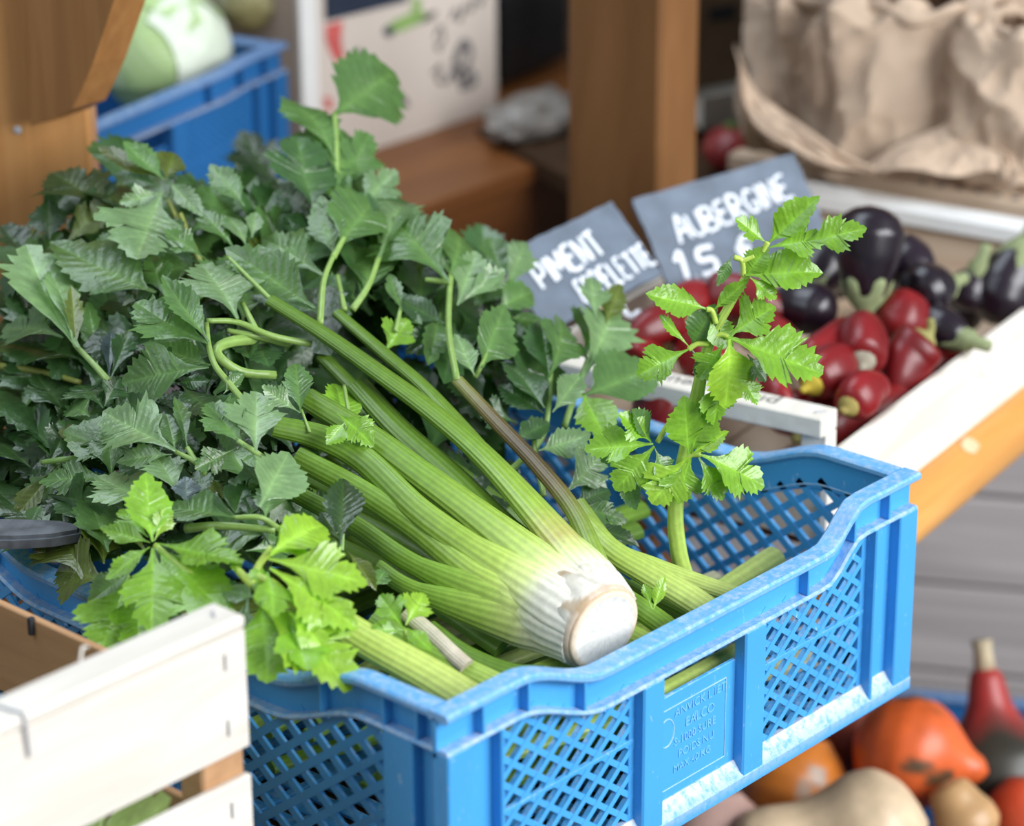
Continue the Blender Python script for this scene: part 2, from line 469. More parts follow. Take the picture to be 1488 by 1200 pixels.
crate = thing('vegetable_crate', 'bright blue scuffed plastic crate full of celery, raised corners and lattice walls', 'crate')
blue_crate(crate, L0, D0, H0, DIP, M['blue'])

# ------------------------------------------------------------------ celery leaves
def leaflet_outline(kind, rng, mid=True):
    if kind == 0:    # broad, three lobes
        tips = [(.34, .45), (.43, .53), (.47, .62), (.45, .71), (.35, .755), (.265, .79), (.27, .87), (.19, .95), (.09, 1.0)]
        vals = [(.365, .485), (.415, .575), (.425, .66), (.365, .71), (.175, .66), (.235, .815), (.20, .895), (.105, .955)]
        base = [(.02, 0), (.035, .12), (.08, .24), (.20, .37)]
    elif kind == 1:  # ovate with saw teeth
        tips = [(.27, .34), (.335, .43), (.36, .52), (.355, .61), (.325, .70), (.27, .79), (.20, .88), (.10, .96)]
        vals = [(.285, .375), (.33, .465), (.335, .555), (.315, .645), (.27, .73), (.205, .82), (.125, .905)]
        base = [(.018, 0), (.03, .10), (.08, .18), (.19, .27)]
    elif kind == 2:  # wedge: long bare base, few big teeth at the end
        tips = [(.27, .62), (.345, .74), (.30, .86), (.17, .93), (.09, .99)]
        vals = [(.265, .675), (.25, .775), (.175, .855), (.09, .935)]
        base = [(.018, 0), (.03, .16), (.075, .32), (.17, .48)]
    else:            # slender
        tips = [(.13, .45), (.165, .60), (.14, .74), (.09, .87)]
        vals = [(.125, .51), (.135, .655), (.09, .78)]
        base = [(.014, 0), (.02, .15), (.06, .28)]
    j = lambda p, a=.018: (max(.01, p[0]*rng.uniform(.88, 1.12)), p[1]+rng.uniform(-a, a))
    pts = [(p, .3) for p in base]
    for i, t in enumerate(tips):
        pts.append((j((t[0]*1.05, t[1]+.014)), 1.0))
        if i < len(vals): pts.append((j(vals[i], .008), 0.0))
    pts.append(((0.0, 1.05), 1.0))
    P = [np.array(p) for p, _ in pts]; T = [t for _, t in pts]
    if mid:
        P2, T2 = [], []
        for i in range(len(P)-1):
            m = .5*(P[i]+P[i+1]); m = m+np.array([.004, -.004])*(1 if i > 2 else .3)
            P2 += [P[i], m]; T2 += [T[i], .5*(T[i]+T[i+1])]
        P2.append(P[-1]); T2.append(T[-1]); P, T = P2, T2
    return np.array(P), np.array(T)
UR = np.array([0, .12, .4, .7, 1.0])
def leaflet(mb, base, tip, nrm, width, kind, colr, rng, fold=.35, curl=0.0, wav=.03, hi=True, pale=.0):
    base = np.asarray(base, float); tip = np.asarray(tip, float)
    Y = tip-base; ln = np.linalg.norm(Y); Y /= ln
    X = np.cross(Y, nrm); X /= np.linalg.norm(X)+1e-9; Z = np.cross(X, Y)
    V, Fc, C = [], [], []
    half = {0: .9, 1: .72, 2: .68, 3: .33}[kind]
    wsc = width/half
    colr = np.asarray(colr, float); veinc = colr*1.25+np.array([.05, .075, .018])*(.5+colr[1]*2)
    off = 0; ph = rng.uniform(0, 6.28); asym = rng.uniform(.85, 1.15)
    twist = rng.uniform(-.5, .5)
    for sd in (1, -1):
        P, T = leaflet_outline(kind, rng, hi)
        n = len(P)
        midy = np.clip(P[:, 1]*.93-.10*np.minimum(1, P[:, 0]/.2), 0, 1.0); midy = np.maximum.accumulate(midy); midy[-1] = .99; midy[0] = 0
        for i in range(n):
            for k, uq in enumerate(UR):
                x = P[i, 0]*uq*(asym if sd > 0 else 2-asym); y = midy[i]+(P[i, 1]-midy[i])*uq
                bulge = .006*(1-T[i])*math.sin(math.pi*min(1, uq*1.1))*(1 if i > 3 else .2)
                xs = x*wsc*sd
                xs = float(xs); z = fold*abs(xs)-fold*.8*xs*xs*1.6 + bulge + wav*uq*math.sin(ph+7*y+sd*1.7)*x*2 - curl*y*y + twist*xs*y*.5 + .007*uq*math.sin(17*y+ph*3)*min(1, x*5) + .02*math.sin(5*y+ph)*math.sin(4*x+ph*2)
                V.append(base+ln*(X*xs+Y*y*(1-.12*abs(curl)*y)+Z*z))
                vn = max(1-uq*4.5, .34*(T[i]**6)*(1-uq)*(1 if i > 2 else .3), 0)
                edge = 1+.10*(uq > .9)
                C.append(colr*edge*(1-vn)+veinc*vn)
        m = len(UR)
        for i in range(n-1):
            for k in range(m-1):
                q = (off+i*m+k, off+i*m+k+1, off+(i+1)*m+k+1, off+(i+1)*m+k)
                Fc.append(q if sd > 0 else q[::-1])
        off += n*m
    mb.add(np.array(V), Fc, np.array(C))
TOCAM = -_w
def nrm_for(rng, base, tip, lean=.0, side=0.0):
    n = TOCAM*.75+EZ*.6+np.array([.15, -.35, 0])
    n = n+RT*(side+rng.uniform(-.35, .35))+UP*(lean+rng.uniform(-.25, .25))
    return n/np.linalg.norm(n)
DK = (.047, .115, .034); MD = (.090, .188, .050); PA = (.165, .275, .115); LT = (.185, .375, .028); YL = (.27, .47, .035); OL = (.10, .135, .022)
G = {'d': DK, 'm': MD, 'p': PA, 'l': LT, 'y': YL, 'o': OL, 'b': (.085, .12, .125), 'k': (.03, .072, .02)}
PET = {'d': (.15, .27, .06), 'm': (.24, .38, .09), 'p': (.26, .40, .12), 'l': (.40, .58, .09), 'y': (.46, .62, .10), 'o': (.24, .27, .05), 'b': (.15, .27, .06), 'k': (.10, .2, .04)}

class Celery:
    """one head of celery: stalks are parts, each leafy stem a part with its leaves as sub-part"""
    def __init__(s, label, loc, seed):
        s.root = thing('celery', label, 'celery', frame(loc, EX, EY), 'celery in the blue crate')
        s.rng = random.Random(seed); s.grow = 1.06
    def stalk(s, pts, widths, cols, flat=.62, label=None, up=None, n=36, rib=11, offs=None, seed=0):
        P = catmull(np.array(pts), n)
        t = np.linspace(0, 1, n); tk = np.linspace(0, 1, len(widths))
        Rr = np.interp(t, tk, widths)/2
        cs = np.stack([np.interp(t, np.linspace(0, 1, len(cols)), [c[k] for c in cols]) for k in range(3)], 1)
        mb = MB(); mb.tube(P, Rr, 96 if rib > 8 else 32, up=(TOCAM*.6+EZ*.6 if up is None else up), flat=flat, rib=16 if rib > 8 else 8, ribamp=.020, cols=cs)
        o = mb.build('stalk', M['stalk'], s.root, world=True, angle=60)
        if label: o['label'] = label
        return o
    def frond(s, stem, leaves, stemcol='m', r=.0022, lab=None):
        """stem: list of pixel paths [(px,py,off)...]; leaves: (bx,by,tx,ty,width,kind,colour[,boff,toff,fold,curl,lean,side])"""
        st = None
        if stem:
            mb = MB()
            for pa in stem:
                rr = r
                if isinstance(pa[-1], float): rr = pa[-1]; pa = pa[:-1]
                P = catmull(np.array([S(*q) if len(q) == 3 else S(q[0], q[1], .01) for q in pa]), 16)
                mb.tube(P, np.linspace(rr, rr*.7, 16), 12, up=TOCAM, flat=.8, rib=6, ribamp=.03, cols=np.tile(PET[stemcol], (16, 1)))
            st = mb.build('leaf_stem', M['stalk'], s.root, world=True, angle=180)
        mb = MB()
        for q in leaves: s.leaf(mb, *q)
        lv = mb.build('leaves', M['leaf'], s.root, world=True, angle=180)
        if st is not None: lv.parent = st
        return lv
    def leaf(s, mb, bx, by, tx, ty, wd, kind, cl, bo=.012, to=.018, fold=None, curl=None, lean=0.0, side=0.0, hi=True):
        rng = s.rng
        b, t = S(bx, by, bo), S(tx, ty, to)
        t = b+(t-b)*s.grow
        c = np.array(G[cl])*rng.uniform(.85, 1.15)
        leaflet(mb, b, t, nrm_for(rng, b, t, lean, side), wd, kind, c, rng,
                rng.uniform(.1, .45) if fold is None else fold, rng.uniform(-.1, .25) if curl is None else curl, .05, hi)
def px2m(px, d=2.2): return px*d/F
WHT = (.80, .76, .66); PGR = (.50, .60, .20); GRN = (.155, .285, .030); DGR = (.095, .185, .020); BRT = (.40, .52, .09); BRN = (.13, .10, .03)

# --- the main head, root end towards us
A = Celery('large head of celery lying on top, white cut root end facing out', S(845, 890, -.02), 1)
ax0 = S(876, 914, .012); ax1 = S(560, 600, .02)
AX = -RT*.62+UP*.40+_w*.66; AX /= np.linalg.norm(AX)
def root_cols(th, t):
    c0 = np.array([.76, .72, .64]); c1 = np.array([.72, .66, .52]); c2 = np.array([.55, .62, .24])
    c = c0*(1-min(1, t*1.6))+c1*min(1, t*1.6) if t < .62 else c1*(1-(t-.62)/.38)+c2*(t-.62)/.38
    k = 1-.22*(np.cos(th*7+t*5) > .82)-.05*np.cos(th*26)
    out = np.outer(k, c)
    if t < .05: out = out*.45+np.array((.46, .28, .14))*.55
    brown = (np.cos(th*3+1.0)+np.cos(th*5+t*9) > 1.35)*(t < .5)
    out[brown] = out[brown]*.35+np.array([.40, .26, .12])*.65
    return out
mb = MB()
fr = frame(ax0, np.cross(AX, UP), np.cross(AX, np.cross(AX, UP)))
fr[:3, 2] = AX
zs = np.linspace(0, 1, 26)
rp = np.interp(zs, [0, .05, .14, .30, .55, .8, 1], [.0345, .0362, .0372, .0370, .032, .024, .016])
mb.lathe([(r, z*.085) for r, z in zip(rp, zs)], 64, fr, root_cols, lambda th, t: 1+.035*np.cos(9*th+t*2)*(t > .1)+.010*np.cos(40*th)*(t > .12))
rb = mb.build('root_base', M['root'], A.root, world=True, angle=180); rb['label'] = 'white root base of the head with brown scars'
mb = MB()   # cut disc
disc = []
for i, r in enumerate([.0, .011, .021, .0275, .0300, .0322, .0338, .0342]):
    disc.append((r+1e-4, -.0025+[0, 0, 0, .0002, -.0006, .0002, .0012, .004][i]))
def dcol(th, t):
    if t < .5: b = np.array([.78, .75, .70])
    elif t < .8: b = np.array([.80, .66, .50])
    elif t < .9: b = np.array([.62, .42, .25])
    else: b = np.array([.74, .62, .48])
    k = 1-.10*(np.cos(th*13+t*20) > .7)
    return np.outer(k, b)
mb.lathe(disc, 48, fr, dcol)
o = mb.build('cut_face', M['root'], A.root, world=True, angle=180); o['label'] = 'round white cut face with a brown rim'
def Ast(px, w, off, cols, k0=1, spread=.0285, wb=.044, scar=False, **kw):
    """a stalk of the main head: its base wraps the root, the rest follows the picture path from point k0 on"""
    offs = np.linspace(off[0], off[1], len(px)) if isinstance(off, tuple) else [off]*len(px)
    P = [S(x, y, o_) for (x, y), o_ in zip(px, offs)][k0:]
    rd = P[0]-ax0; rd = rd-(rd@AX)*AX; rl_ = np.linalg.norm(rd); rd = rd/(rl_+1e-9)
    sp_ = min(spread, rl_*.8)
    B_ = [ax0+AX*.007+rd*sp_*.82, ax0+AX*.030+rd*sp_*1.0, ax0+AX*.056+rd*(sp_*.6+.4*rl_)]
    Q = [p for p in P if (p-ax0)@AX > .085]
    pts = np.array(B_+Q); n = 48; C_ = catmull(pts, n)
    L = np.concatenate([[0], np.cumsum(np.linalg.norm(np.diff(C_, axis=0), axis=1))])
    wq = [px2m(q, dep(p)) for q, p in zip(w[k0:], P) if (p-ax0)@AX > .085]
    Lq = [L[np.argmin(np.linalg.norm(C_-q, axis=1))] for q in Q]
    Rr = np.interp(L, [0, .02, .05]+Lq, [wb*.92, wb, max(wb*.9, wq[0])]+wq)/2
    st = [0, .032, .054, .078, .115, .19, .32, .50][:len(cols)]
    cs = np.stack([np.interp(L, st, [c[k] for c in cols]) for k in range(3)], 1)
    if scar:
        wsc_ = .62*np.exp(-((L-.078)/.014)**2)[:, None]; cs = cs*(1-wsc_)+np.array([.42, .28, .11])*wsc_
    mb = MB(); mb.tube(C_, Rr, 96, up=rd*.8+TOCAM*.35+EZ*.25, flat=.58, rib=16, ribamp=.020, cols=cs)
    o = mb.build('stalk', M['stalk'], A.root, world=True, angle=60)
    return o
std = [(.76, .72, .64), (.74, .71, .57), (.58, .67, .26), (.38, .52, .10), (.25, .39, .05), GRN, DGR, DGR]
drk = [(.80, .76, .66), (.72, .68, .48), (.42, .50, .16), (.24, .36, .06), GRN, DGR, DGR, DGR]
Ast([(865, 850), (820, 790), (720, 680), (636, 605), (548, 540), (470, 485), (392, 436)], [84, 74, 50, 42, 36, 32, 26], (.022, .05), std, scar=True)
Ast([(845, 812), (764, 735), (700, 655), (620, 567), (560, 515), (490, 455)], [54, 48, 36, 30, 28, 24], (.012, .035), std)
brs = A.stalk([S(x, y, .028) for x, y in [(872, 845), (860, 800), (832, 740), (780, 675), (720, 612), (664, 552)]], [px2m(q) for q in (44, 34, 28, 26, 24, 20)],
        [PGR, (.22, .34, .05), (.17, .24, .04), BRN, (.09, .06, .022), BRN, (.20, .22, .05)], label='stalk with a dried brown streak')
Ast([(790, 850), (740, 776), (660, 697), (580, 625), (520, 560)], [66, 58, 52, 46, 40], (.0, .02), drk)
Ast([(825, 850), (772, 812), (684, 744), (604, 685), (532, 632), (444, 578)], [72, 66, 52, 46, 42, 36], (.018, .03), std)
Ast([(815, 875), (755, 848), (680, 796), (604, 740), (528, 668), (468, 636), (398, 619)], [70, 60, 46, 42, 40, 38, 32], (.018, .03), std)
Ast([(820, 905), (762, 888), (684, 832), (604, 768), (520, 712), (430, 664)], [58, 50, 42, 38, 36, 32], (.008, .015), std)
Ast([(815, 932), (760, 918), (692, 872), (604, 822), (516, 764), (420, 712)], [50, 44, 36, 32, 30, 26], (.0, .008), drk)
Ast([(800, 952), (750, 944), (684, 898), (604, 858), (548, 824)], [44, 36, 30, 28, 26], (-.01, -.006), drk)
Ast([(840, 840), (700, 745), (620, 660), (540, 590), (470, 520)], [44, 40, 36, 32, 30], (-.012, .0), drk)
# ---- leaves of the main head (centre)
A.frond([[(398, 440, .05), (330, 372, .055)]], [(345, 463, 300, 382, .92, 0, 'p', .045, .05), (352, 470, 360, 410, .4, 3, 'm')])
A.frond([[(452, 500, .03), (395, 488, .035), (345, 468, .04), (300, 466, .04)], [(372, 480, .035), (352, 440, .04)]], [(458, 447, 338, 365, .46, 1, 'm', .05, .06, .25, .05), (470, 455, 372, 420, .35, 1, 'd', .03, .03)], 'm', .003)
A.frond([[(465, 470, .04), (470, 410, .05), (484, 372, .055)], [(484, 374, .055), (500, 345, .06)]], [(470, 400, 384, 338, .62, 0, 'm', .03, .035), (484, 368, 468, 298, .42, 1, 'm', .05, .055), (490, 362, 556, 268, .52, 1, 'm', .055, .065, .3, .2), (500, 345, 530, 290, .5, 1, 'd', .04, .04)], 'm', .003)
A.frond([[(500, 450, .03), (490, 400, .035)]], [(525, 425, 515, 340, .6, 2, 'd', .02, .03), (530, 430, 548, 345, .5, 1, 'm', .02, .03)], 'm', .0028)
A.frond([[(512, 450, .03), (535, 415, .04), (552, 370, .045)]], [(552, 372, 590, 262, .36, 2, 'p', .05, .06), (548, 365, 578, 300, .45, 1, 'm'), (540, 400, 500, 330, .3, 3, 'd')], 'm', .0032)
A.frond([[(664, 552, .03), (652, 480, .035), (655, 400, .04), (662, 372, .04)], [(654, 410, .04), (618, 406, .035)]],
        [(652, 408, 578, 322, .78, 0, 'm', .045, .05), (656, 395, 680, 326, .5, 1, 'm', .045, .05), (664, 445, 688, 378, .62, 0, 'p', .03, .04), (668, 440, 726, 398, .45, 2, 'p', .03, .04), (648, 470, 576, 434, .5, 1, 'd', .02, .02), (655, 480, 600, 500, .55, 1, 'd', .01, .01), (660, 470, 650, 540, .5, 1, 'd', .01, .01), (620, 412, 575, 375, .6, 0, 'o', .02, .02)], 'm', .0030)
A.frond([[(575, 482, .02), (582, 448, .03)]], [(584, 452, 568, 402, .35, 3, 'm', .03, .035), (580, 455, 610, 470, .45, 1, 'm')], 'm')
A.frond([[(690, 548, .01), (700, 530, .02), (712, 500, .02)]], [(690, 545, 664, 488, .5, 1, 'p', .02, .03), (700, 535, 730, 452, .5, 1, 'm', .02, .03), (705, 520, 740, 470, .4, 1, 'd')], 'm')
A.frond([[(450, 628, .035), (438, 595, .04)]], [(437, 598, 430, 524, .36, 1, 'm', .045, .05), (436, 600, 384, 566, .5, 0, 'p', .04, .05)], 'm', .0014)
A.frond(None, [(490, 600, 540, 638, .75, 0, 'l', .05, .045, .5), (500, 615, 478, 640, .7, 1, 'l', .05, .045)])
A.frond([[(515, 640, .02), (505, 590, .025), (500, 560, .025)]], [(505, 620, 490, 555, .5, 1, 'l', .02, .02), (512, 600, 530, 555, .5, 0, 'm', .01, .01), (560, 510, 590, 470, .8, 0, 'l', .01, .02), (640, 455, 625, 520, .3, 3, 'm')], 'm')
A.frond([[(496, 800, .02), (498, 775, .03)]], [(494, 790, 502, 690, .40, 1, 'k', .03, .045, .6), (498, 792, 470, 745, .5, 1, 'k', .02, .02), (505, 800, 545, 850, .35, 1, 'o', .02, .01, .5)], 'd')

# ---- left bunch
E_ = Celery('heap of dark celery tops beside the leaning slate, roots hidden below', S(150, 620, -.06), 2)
E_.frond([[(157, 553, .02), (135, 528, .03), (108, 500, .035)]], [(112, 508, 40, 385, .60, 2, 'p', .04, .05, .2), (106, 500, 86, 385, .34, 2, 'p', .042, .055), (92, 492, 0, 455, .52, 0, 'p', .035, .04), (118, 522, 12, 498, .6, 1, 'k', .01, .01), (112, 505, 102, 430, .25, 3, 'o', .04, .045)], 'p', .0030)
E_.frond(None, [(142, 530, 128, 448, .30, 1, 'm', .015, .02), (160, 550, 186, 488, .5, 2, 'd', .01, .015), (158, 548, 160, 492, .4, 2, 'b', .01, .012), (180, 500, 150, 420, .5, 1, 'd', .0, .0), (200, 480, 175, 420, .6, 1, 'k', .0, .0)])
E_.frond([[(358, 588, .03), (332, 556, .035), (312, 530, .04), (303, 500, .04), (300, 470, .04)]], [(302, 500, 208, 452, .80, 0, 'm', .045, .05, .2), (304, 498, 242, 410, .30, 1, 'm', .05, .055, .5), (304, 534, 178, 546, .62, 0, 'm', .035, .04), (306, 530, 225, 505, .6, 1, 'm', .02, .02), (330, 556, 352, 540, .6, 1, 'd', .03, .035)], 'm', .0030)
E_.frond([[(420, 500, .02), (370, 488, .03), (330, 480, .03)], [(390, 490, .02), (330, 498, .03), (316, 515, .03), (350, 540, .02), (400, 545, .015), .005]], [(372, 492, 390, 530, .7, 1, 'd'), (345, 470, 362, 520, .5, 1, 'd')], 'm', .0030)
E_.frond([[(0, 532, .0), (60, 540, .0), (118, 556, .0)]], [(150, 592, 118, 552, .95, 0, 'd', .01, .015), (152, 590, 172, 550, .8, 0, 'd', .01, .015), (132, 606, 86, 570, .62, 1, 'm', .015, .025, .2, .5), (100, 602, 56, 556, .7, 0, 'k', .0, .0), (125, 615, 65, 625, .4, 1, 'd', .0, .0)], 'o', .0032)
E_.frond([[(300, 690, .02), (285, 672, .03), (255, 656, .035)], [(285, 672, .03), (272, 650, .035)]], [(256, 656, 158, 600, .62, 0, 'p', .04, .05, .25), (250, 660, 174, 668, .36, 1, 'p', .035, .035), (254, 652, 243, 604, .6, 1, 'm', .035, .04), (273, 655, 258, 568, .20, 3, 'm', .035, .045), (190, 655, 116, 608, .62, 0, 'd', .02, .025), (185, 668, 135, 655, .5, 1, 'd', .015, .015)], 'm', .0026)
E_.frond([[(402, 682, .03), (378, 662, .04), (345, 640, .045)]], [(356, 650, 305, 588, .66, 0, 'm', .045, .05, .5), (372, 655, 372, 582, .72, 0, 'p', .05, .055), (342, 652, 288, 680, .62, 0, 'm', .03, .03), (350, 668, 380, 705, .7, 0, 'd', .02, .02)], 'p', .0030)
E_.frond(None, [(258, 556, 300, 552, .5, 1, 'd'), (265, 560, 310, 610, .5, 1, 'k'), (230, 612, 280, 640, .8, 0, 'd', .005, .005), (325, 572, 354, 542, .4, 1, 'm', .03, .04)])
E_.frond([[(130, 664, .01), (90, 668, .02), (60, 672, .02)]], [(120, 666, 4, 738, .46, 2, 'p', .015, .0, .3, .5), (85, 675, 28, 744, .42, 2, 'o', .008, -.005), (165, 692, 68, 700, .46, 0, 'm', .012, .012), (168, 695, 105, 710, .5, 1, 'd', .005, .005), (128, 664, 88, 612, .25, 3, 'o', .01, .01)], 'd', .003)
E_.frond(None, [(222, 735, 148, 696, .85, 0, 'p', .02, .025), (262, 722, 232, 662, .72, 2, 'p', .025, .035), (272, 738, 270, 694, .8, 0, 'b', .02, .03), (228, 722, 190, 660, .6, 1, 'd', .01, .01), (300, 740, 290, 690, .7, 1, 'd', .0, .0)])
E_.frond([[(405, 768, .02), (378, 752, .03), (338, 752, .03)], [(270, 768, .02), (320, 764, .022), (400, 770, .02), .0038]], [(342, 752, 234, 724, .46, 0, 'm', .035, .035, .3), (376, 738, 426, 650, .55, 1, 'p', .04, .05, .2), (392, 775, 308, 780, .6, 0, 'p', .01, .012), (385, 752, 398, 700, .5, 1, 'p', .02, .02), (330, 750, 320, 690, .5, 1, 'o', .01, .01)], 'm', .0026)
E_.frond(None, [(120, 840, 85, 760, .8, 0, 'o', .0, .008), (105, 815, 60, 790, .8, 0, 'o', .0, .0), (160, 845, 75, 820, .7, 0, 'o', .0, .0), (60, 800, 5, 760, .8, 1, 'm', -.005, -.005), (150, 820, 150, 760, .8, 0, 'o', .0, .0), (210, 800, 160, 745, .8, 0, 'o', -.005, -.005)])
E_.frond(None, [(60, 690, 0, 610, .7, 1, 'k', -.02, -.02), (30, 640, 0, 580, .8, 0, 'k', -.02, -.02), (60, 600, 10, 640, .7, 0, 'k', -.02, -.02), (90, 650, 50, 600, .6, 0, 'k', -.015, -.015)])
# ---- back bunch
F_ = Celery('celery head at the back with one tall leafy stem against the printed box', S(440, 380, -.08), 3)
F_.frond([[(487, 300, .03), (489, 260, .045), (488, 205, .055), (486, 165, .06)]], [(486, 166, 574, 100, .70, 1, 'm', .06, .07, .15, .1), (487, 230, 434, 120, .46, 1, 'm', .055, .065, .25), (486, 230, 410, 178, .62, 0, 'p', .05, .055, .2, .4), (490, 270, 512, 176, .52, 1, 'm', .045, .055), (495, 280, 532, 205, .45, 0, 'm', .04, .045)], 'm', .0034)
F_.frond(None, [(458, 310, 430, 215, .95, 0, 'd', .04, .055, .25), (485, 300, 478, 238, .6, 1, 'm', .04, .045), (470, 320, 395, 260, .6, 0, 'k', .02, .02), (520, 300, 570, 255, .6, 0, 'p', .04, .05), (500, 310, 545, 240, .7, 1, 'd', .03, .03)])
F_.frond([[(262, 330, .02), (245, 290, .03)]], [(236, 262, 150, 214, .30, 1, 'o', .045, .05), (238, 262, 184, 212, .52, 1, 'm', .045, .055), (240, 262, 256, 214, .60, 1, 'o', .045, .055), (235, 278, 200, 374, .80, 0, 'p', .04, .035, .15), (238, 280, 182, 290, .6, 0, 'p', .035, .035), (243, 262, 292, 312, .35, 1, 'p', .04, .035), (230, 270, 170, 250, .5, 1, 'd', .02, .02), (250, 270, 290, 260, .6, 1, 'd', .02, .02)], 'o', .0026)
F_.frond(None, [(165, 300, 84, 258, .85, 0, 'k', .015, .02), (72, 348, 70, 300, .9, 1, 'k', .01, .02), (130, 330, 165, 265, .7, 0, 'k', .01, .01), (40, 370, 5, 335, .8, 0, 'k', .0, .01), (110, 345, 110, 315, .8, 1, 'k', .0, .01)])
F_.frond([[(300, 400, .01), (275, 345, .02), (262, 310, .03)]], [(226, 425, 92, 372, .46, 1, 'm', .03, .035, .15), (298, 376, 245, 338, .62, 0, 'm', .03, .04), (195, 352, 143, 350, .62, 0, 'p', .02, .025), (200, 365, 130, 375, .5, 1, 'd', .015, .015), (355, 300, 310, 240, .48, 1, 'm', .04, .05), (360, 360, 332, 298, .36, 1, 'p', .035, .045), (342, 365, 298, 305, .5, 0, 'm', .03, .04), (366, 345, 372, 310, .5, 3, 'p', .035, .04)], 'o', .003)
F_.frond([[(600, 400, .01), (640, 360, .02)]], [(727, 400, 712, 342, .55, 0, 'm', .01, .02), (735, 425, 757, 362, .5, 2, 'p', .01, .02), (722, 450, 778, 418, .6, 1, 'm', .005, .01), (700, 420, 690, 350, .55, 0, 'd', .0, .0), (740, 460, 790, 470, .5, 1, 'm', -.01, -.01), (600, 345, 560, 310, .5, 1, 'd', .01, .01)], 'm', .003)
# ---- bunch behind the root, on the right
B = Celery('celery head under the large one, pale stalks ending at the right front rim', S(960, 860, -.03), 4)
def gst(bn, px, w, off, cols, **kw):
    P = [S(x, y, off) for x, y in px]
    return bn.stalk(P, [px2m(q, dep(P[0])) for q in w], cols, **kw)
lime = [(.46, .55, .17), (.42, .54, .13), (.36, .50, .09), (.30, .44, .07)]
gst(B, [(1045, 898), (1000, 868), (945, 835), (888, 800), (845, 755)], [44, 44, 42, 38, 32], -.004, lime)
gst(B, [(1080, 868), (1020, 848), (950, 822), (890, 795), (840, 730)], [28, 28, 27, 26, 22], -.015, lime)
gst(B, [(985, 925), (950, 898), (905, 868), (860, 840)], [36, 36, 34, 30], -.008, [GRN]*4)
gst(B, [(965, 955), (935, 935), (895, 915)], [40, 40, 38], -.02, lime)
gst(B, [(1010, 905), (960, 880), (900, 850), (850, 800)], [30, 30, 30, 28], -.03, [DGR]*4)
B.frond(None, [(948, 885, 936, 852, .45, 2, 'l', .01, .02), (950, 885, 964, 842, .35, 1, 'y', .01, .022)])
B.frond([[(735, 690, -.03), (785, 640, -.02), (797, 590, .0), (800, 540, .01)]], [(798, 548, 832, 455, .50, 0, 'm', .015, .03), (798, 546, 788, 470, .5, 1, 'd', .01, .02), (792, 592, 742, 515, .52, 1, 'd', .01, .015), (802, 600, 850, 540, .36, 1, 'p', .01, .02), (790, 600, 730, 560, .5, 1, 'd', .0, .0)], 'm', .0030)
B.frond([[(820, 620, -.02), (840, 560, .0), (855, 520, .01)]], [(845, 550, 902, 445, .52, 2, 'p', .012, .025), (850, 575, 948, 535, .70, 1, 'm', .012, .02), (846, 572, 880, 632, .62, 1, 'l', .012, .01), (866, 462, 858, 408, .66, 0, 'p', .02, .03), (880, 470, 900, 420, .4, 1, 'o', .015, .02), (850, 520, 870, 440, .5, 0, 'm', .0, .01)], 'm', .0030)
B.frond([[(790, 720, -.02), (778, 660, -.01), (776, 630, -.005)]], [(782, 655, 850, 636, .58, 1, 'p', .0, .008), (820, 718, 876, 660, .56, 0, 'p', -.01, .0), (830, 735, 908, 748, .50, 0, 'm', -.015, -.01), (835, 730, 890, 710, .6, 1, 'd', -.02, -.02), (745, 640, 800, 612, .4, 1, 'd', .0, .0), (850, 760, 925, 785, .35, 1, 'k', -.02, -.02)], 'm', .0026)
# ---- bright single stem
C_ = Celery('bright green celery stem standing upright at the right inside the crate', S(990, 835, -.03), 5)
def V_(px, py): # the stem leans slightly in a vertical plane through its foot
    n = np.array([.70, .71, 0]); p0 = S(990, 835, -.03); return PL(px, py, n, n@p0)
_Sold = S
stp = [V_(x, y) for x, y in [(1000, 850), (986, 800), (982, 730), (1000, 640), (1012, 580), (1030, 500), (1062, 440), (1085, 400), (1112, 362)]]
C_.stalk(stp, [px2m(q, 2.35) for q in (26, 25, 22, 20, 20, 14, 12, 10, 7)], [(.40, .54, .11), (.38, .54, .10), (.40, .58, .10), (.46, .62, .13)], rib=5, flat=.85)
def Cleaf(lst, stems=()):
    mb = MB(); st = None
    if stems:
        ms = MB()
        for pa in stems: ms.tube(catmull([V_(*q)+TOCAM*.004 for q in pa], 12), .0022, 8, cols=np.tile(PET['y'], (12, 1)), up=TOCAM)
        st = ms.build('leaf_stem', M['stalk'], C_.root, world=True, angle=180)
    for (bx, by, tx, ty, wd, kind, cl, dz, *ex) in lst:
        b = V_(bx, by)+TOCAM*dz; t = V_(tx, ty)+TOCAM*(dz+(ex[0] if ex else .006)); t = b+(t-b)*1.10; wd *= 1.22
        leaflet(mb, b, t, nrm_for(C_.rng, b, t), wd, kind, np.array(G[cl])*C_.rng.uniform(.9, 1.12), C_.rng, C_.rng.uniform(.1, .4), C_.rng.uniform(-.05, .2), .05)
    lv = mb.build('leaves', M['leaf'], C_.root, world=True, angle=180)
    if st is not None: lv.parent = st
Cleaf([(1114, 356, 1178, 294, .38, 1, 'l', .0), (1113, 354, 1080, 320, .66, 0, 'l', .0), (1118, 360, 1190, 345, .62, 0, 'l', .004), (1160, 355, 1244, 334, .46, 0, 'l', .006)], [[(1108, 366), (1115, 352)]])
Cleaf([(1082, 400, 1180, 392, .50, 1, 'l', .008), (1084, 402, 1108, 366, .6, 1, 'l', .004), (1088, 404, 1120, 432, .7, 0, 'l', .01), (1062, 372, 1044, 412, .36, 1, 'm', .004)], [[(1080, 402), (1078, 380), (1066, 374)], [(1078, 380), (1095, 372)]])
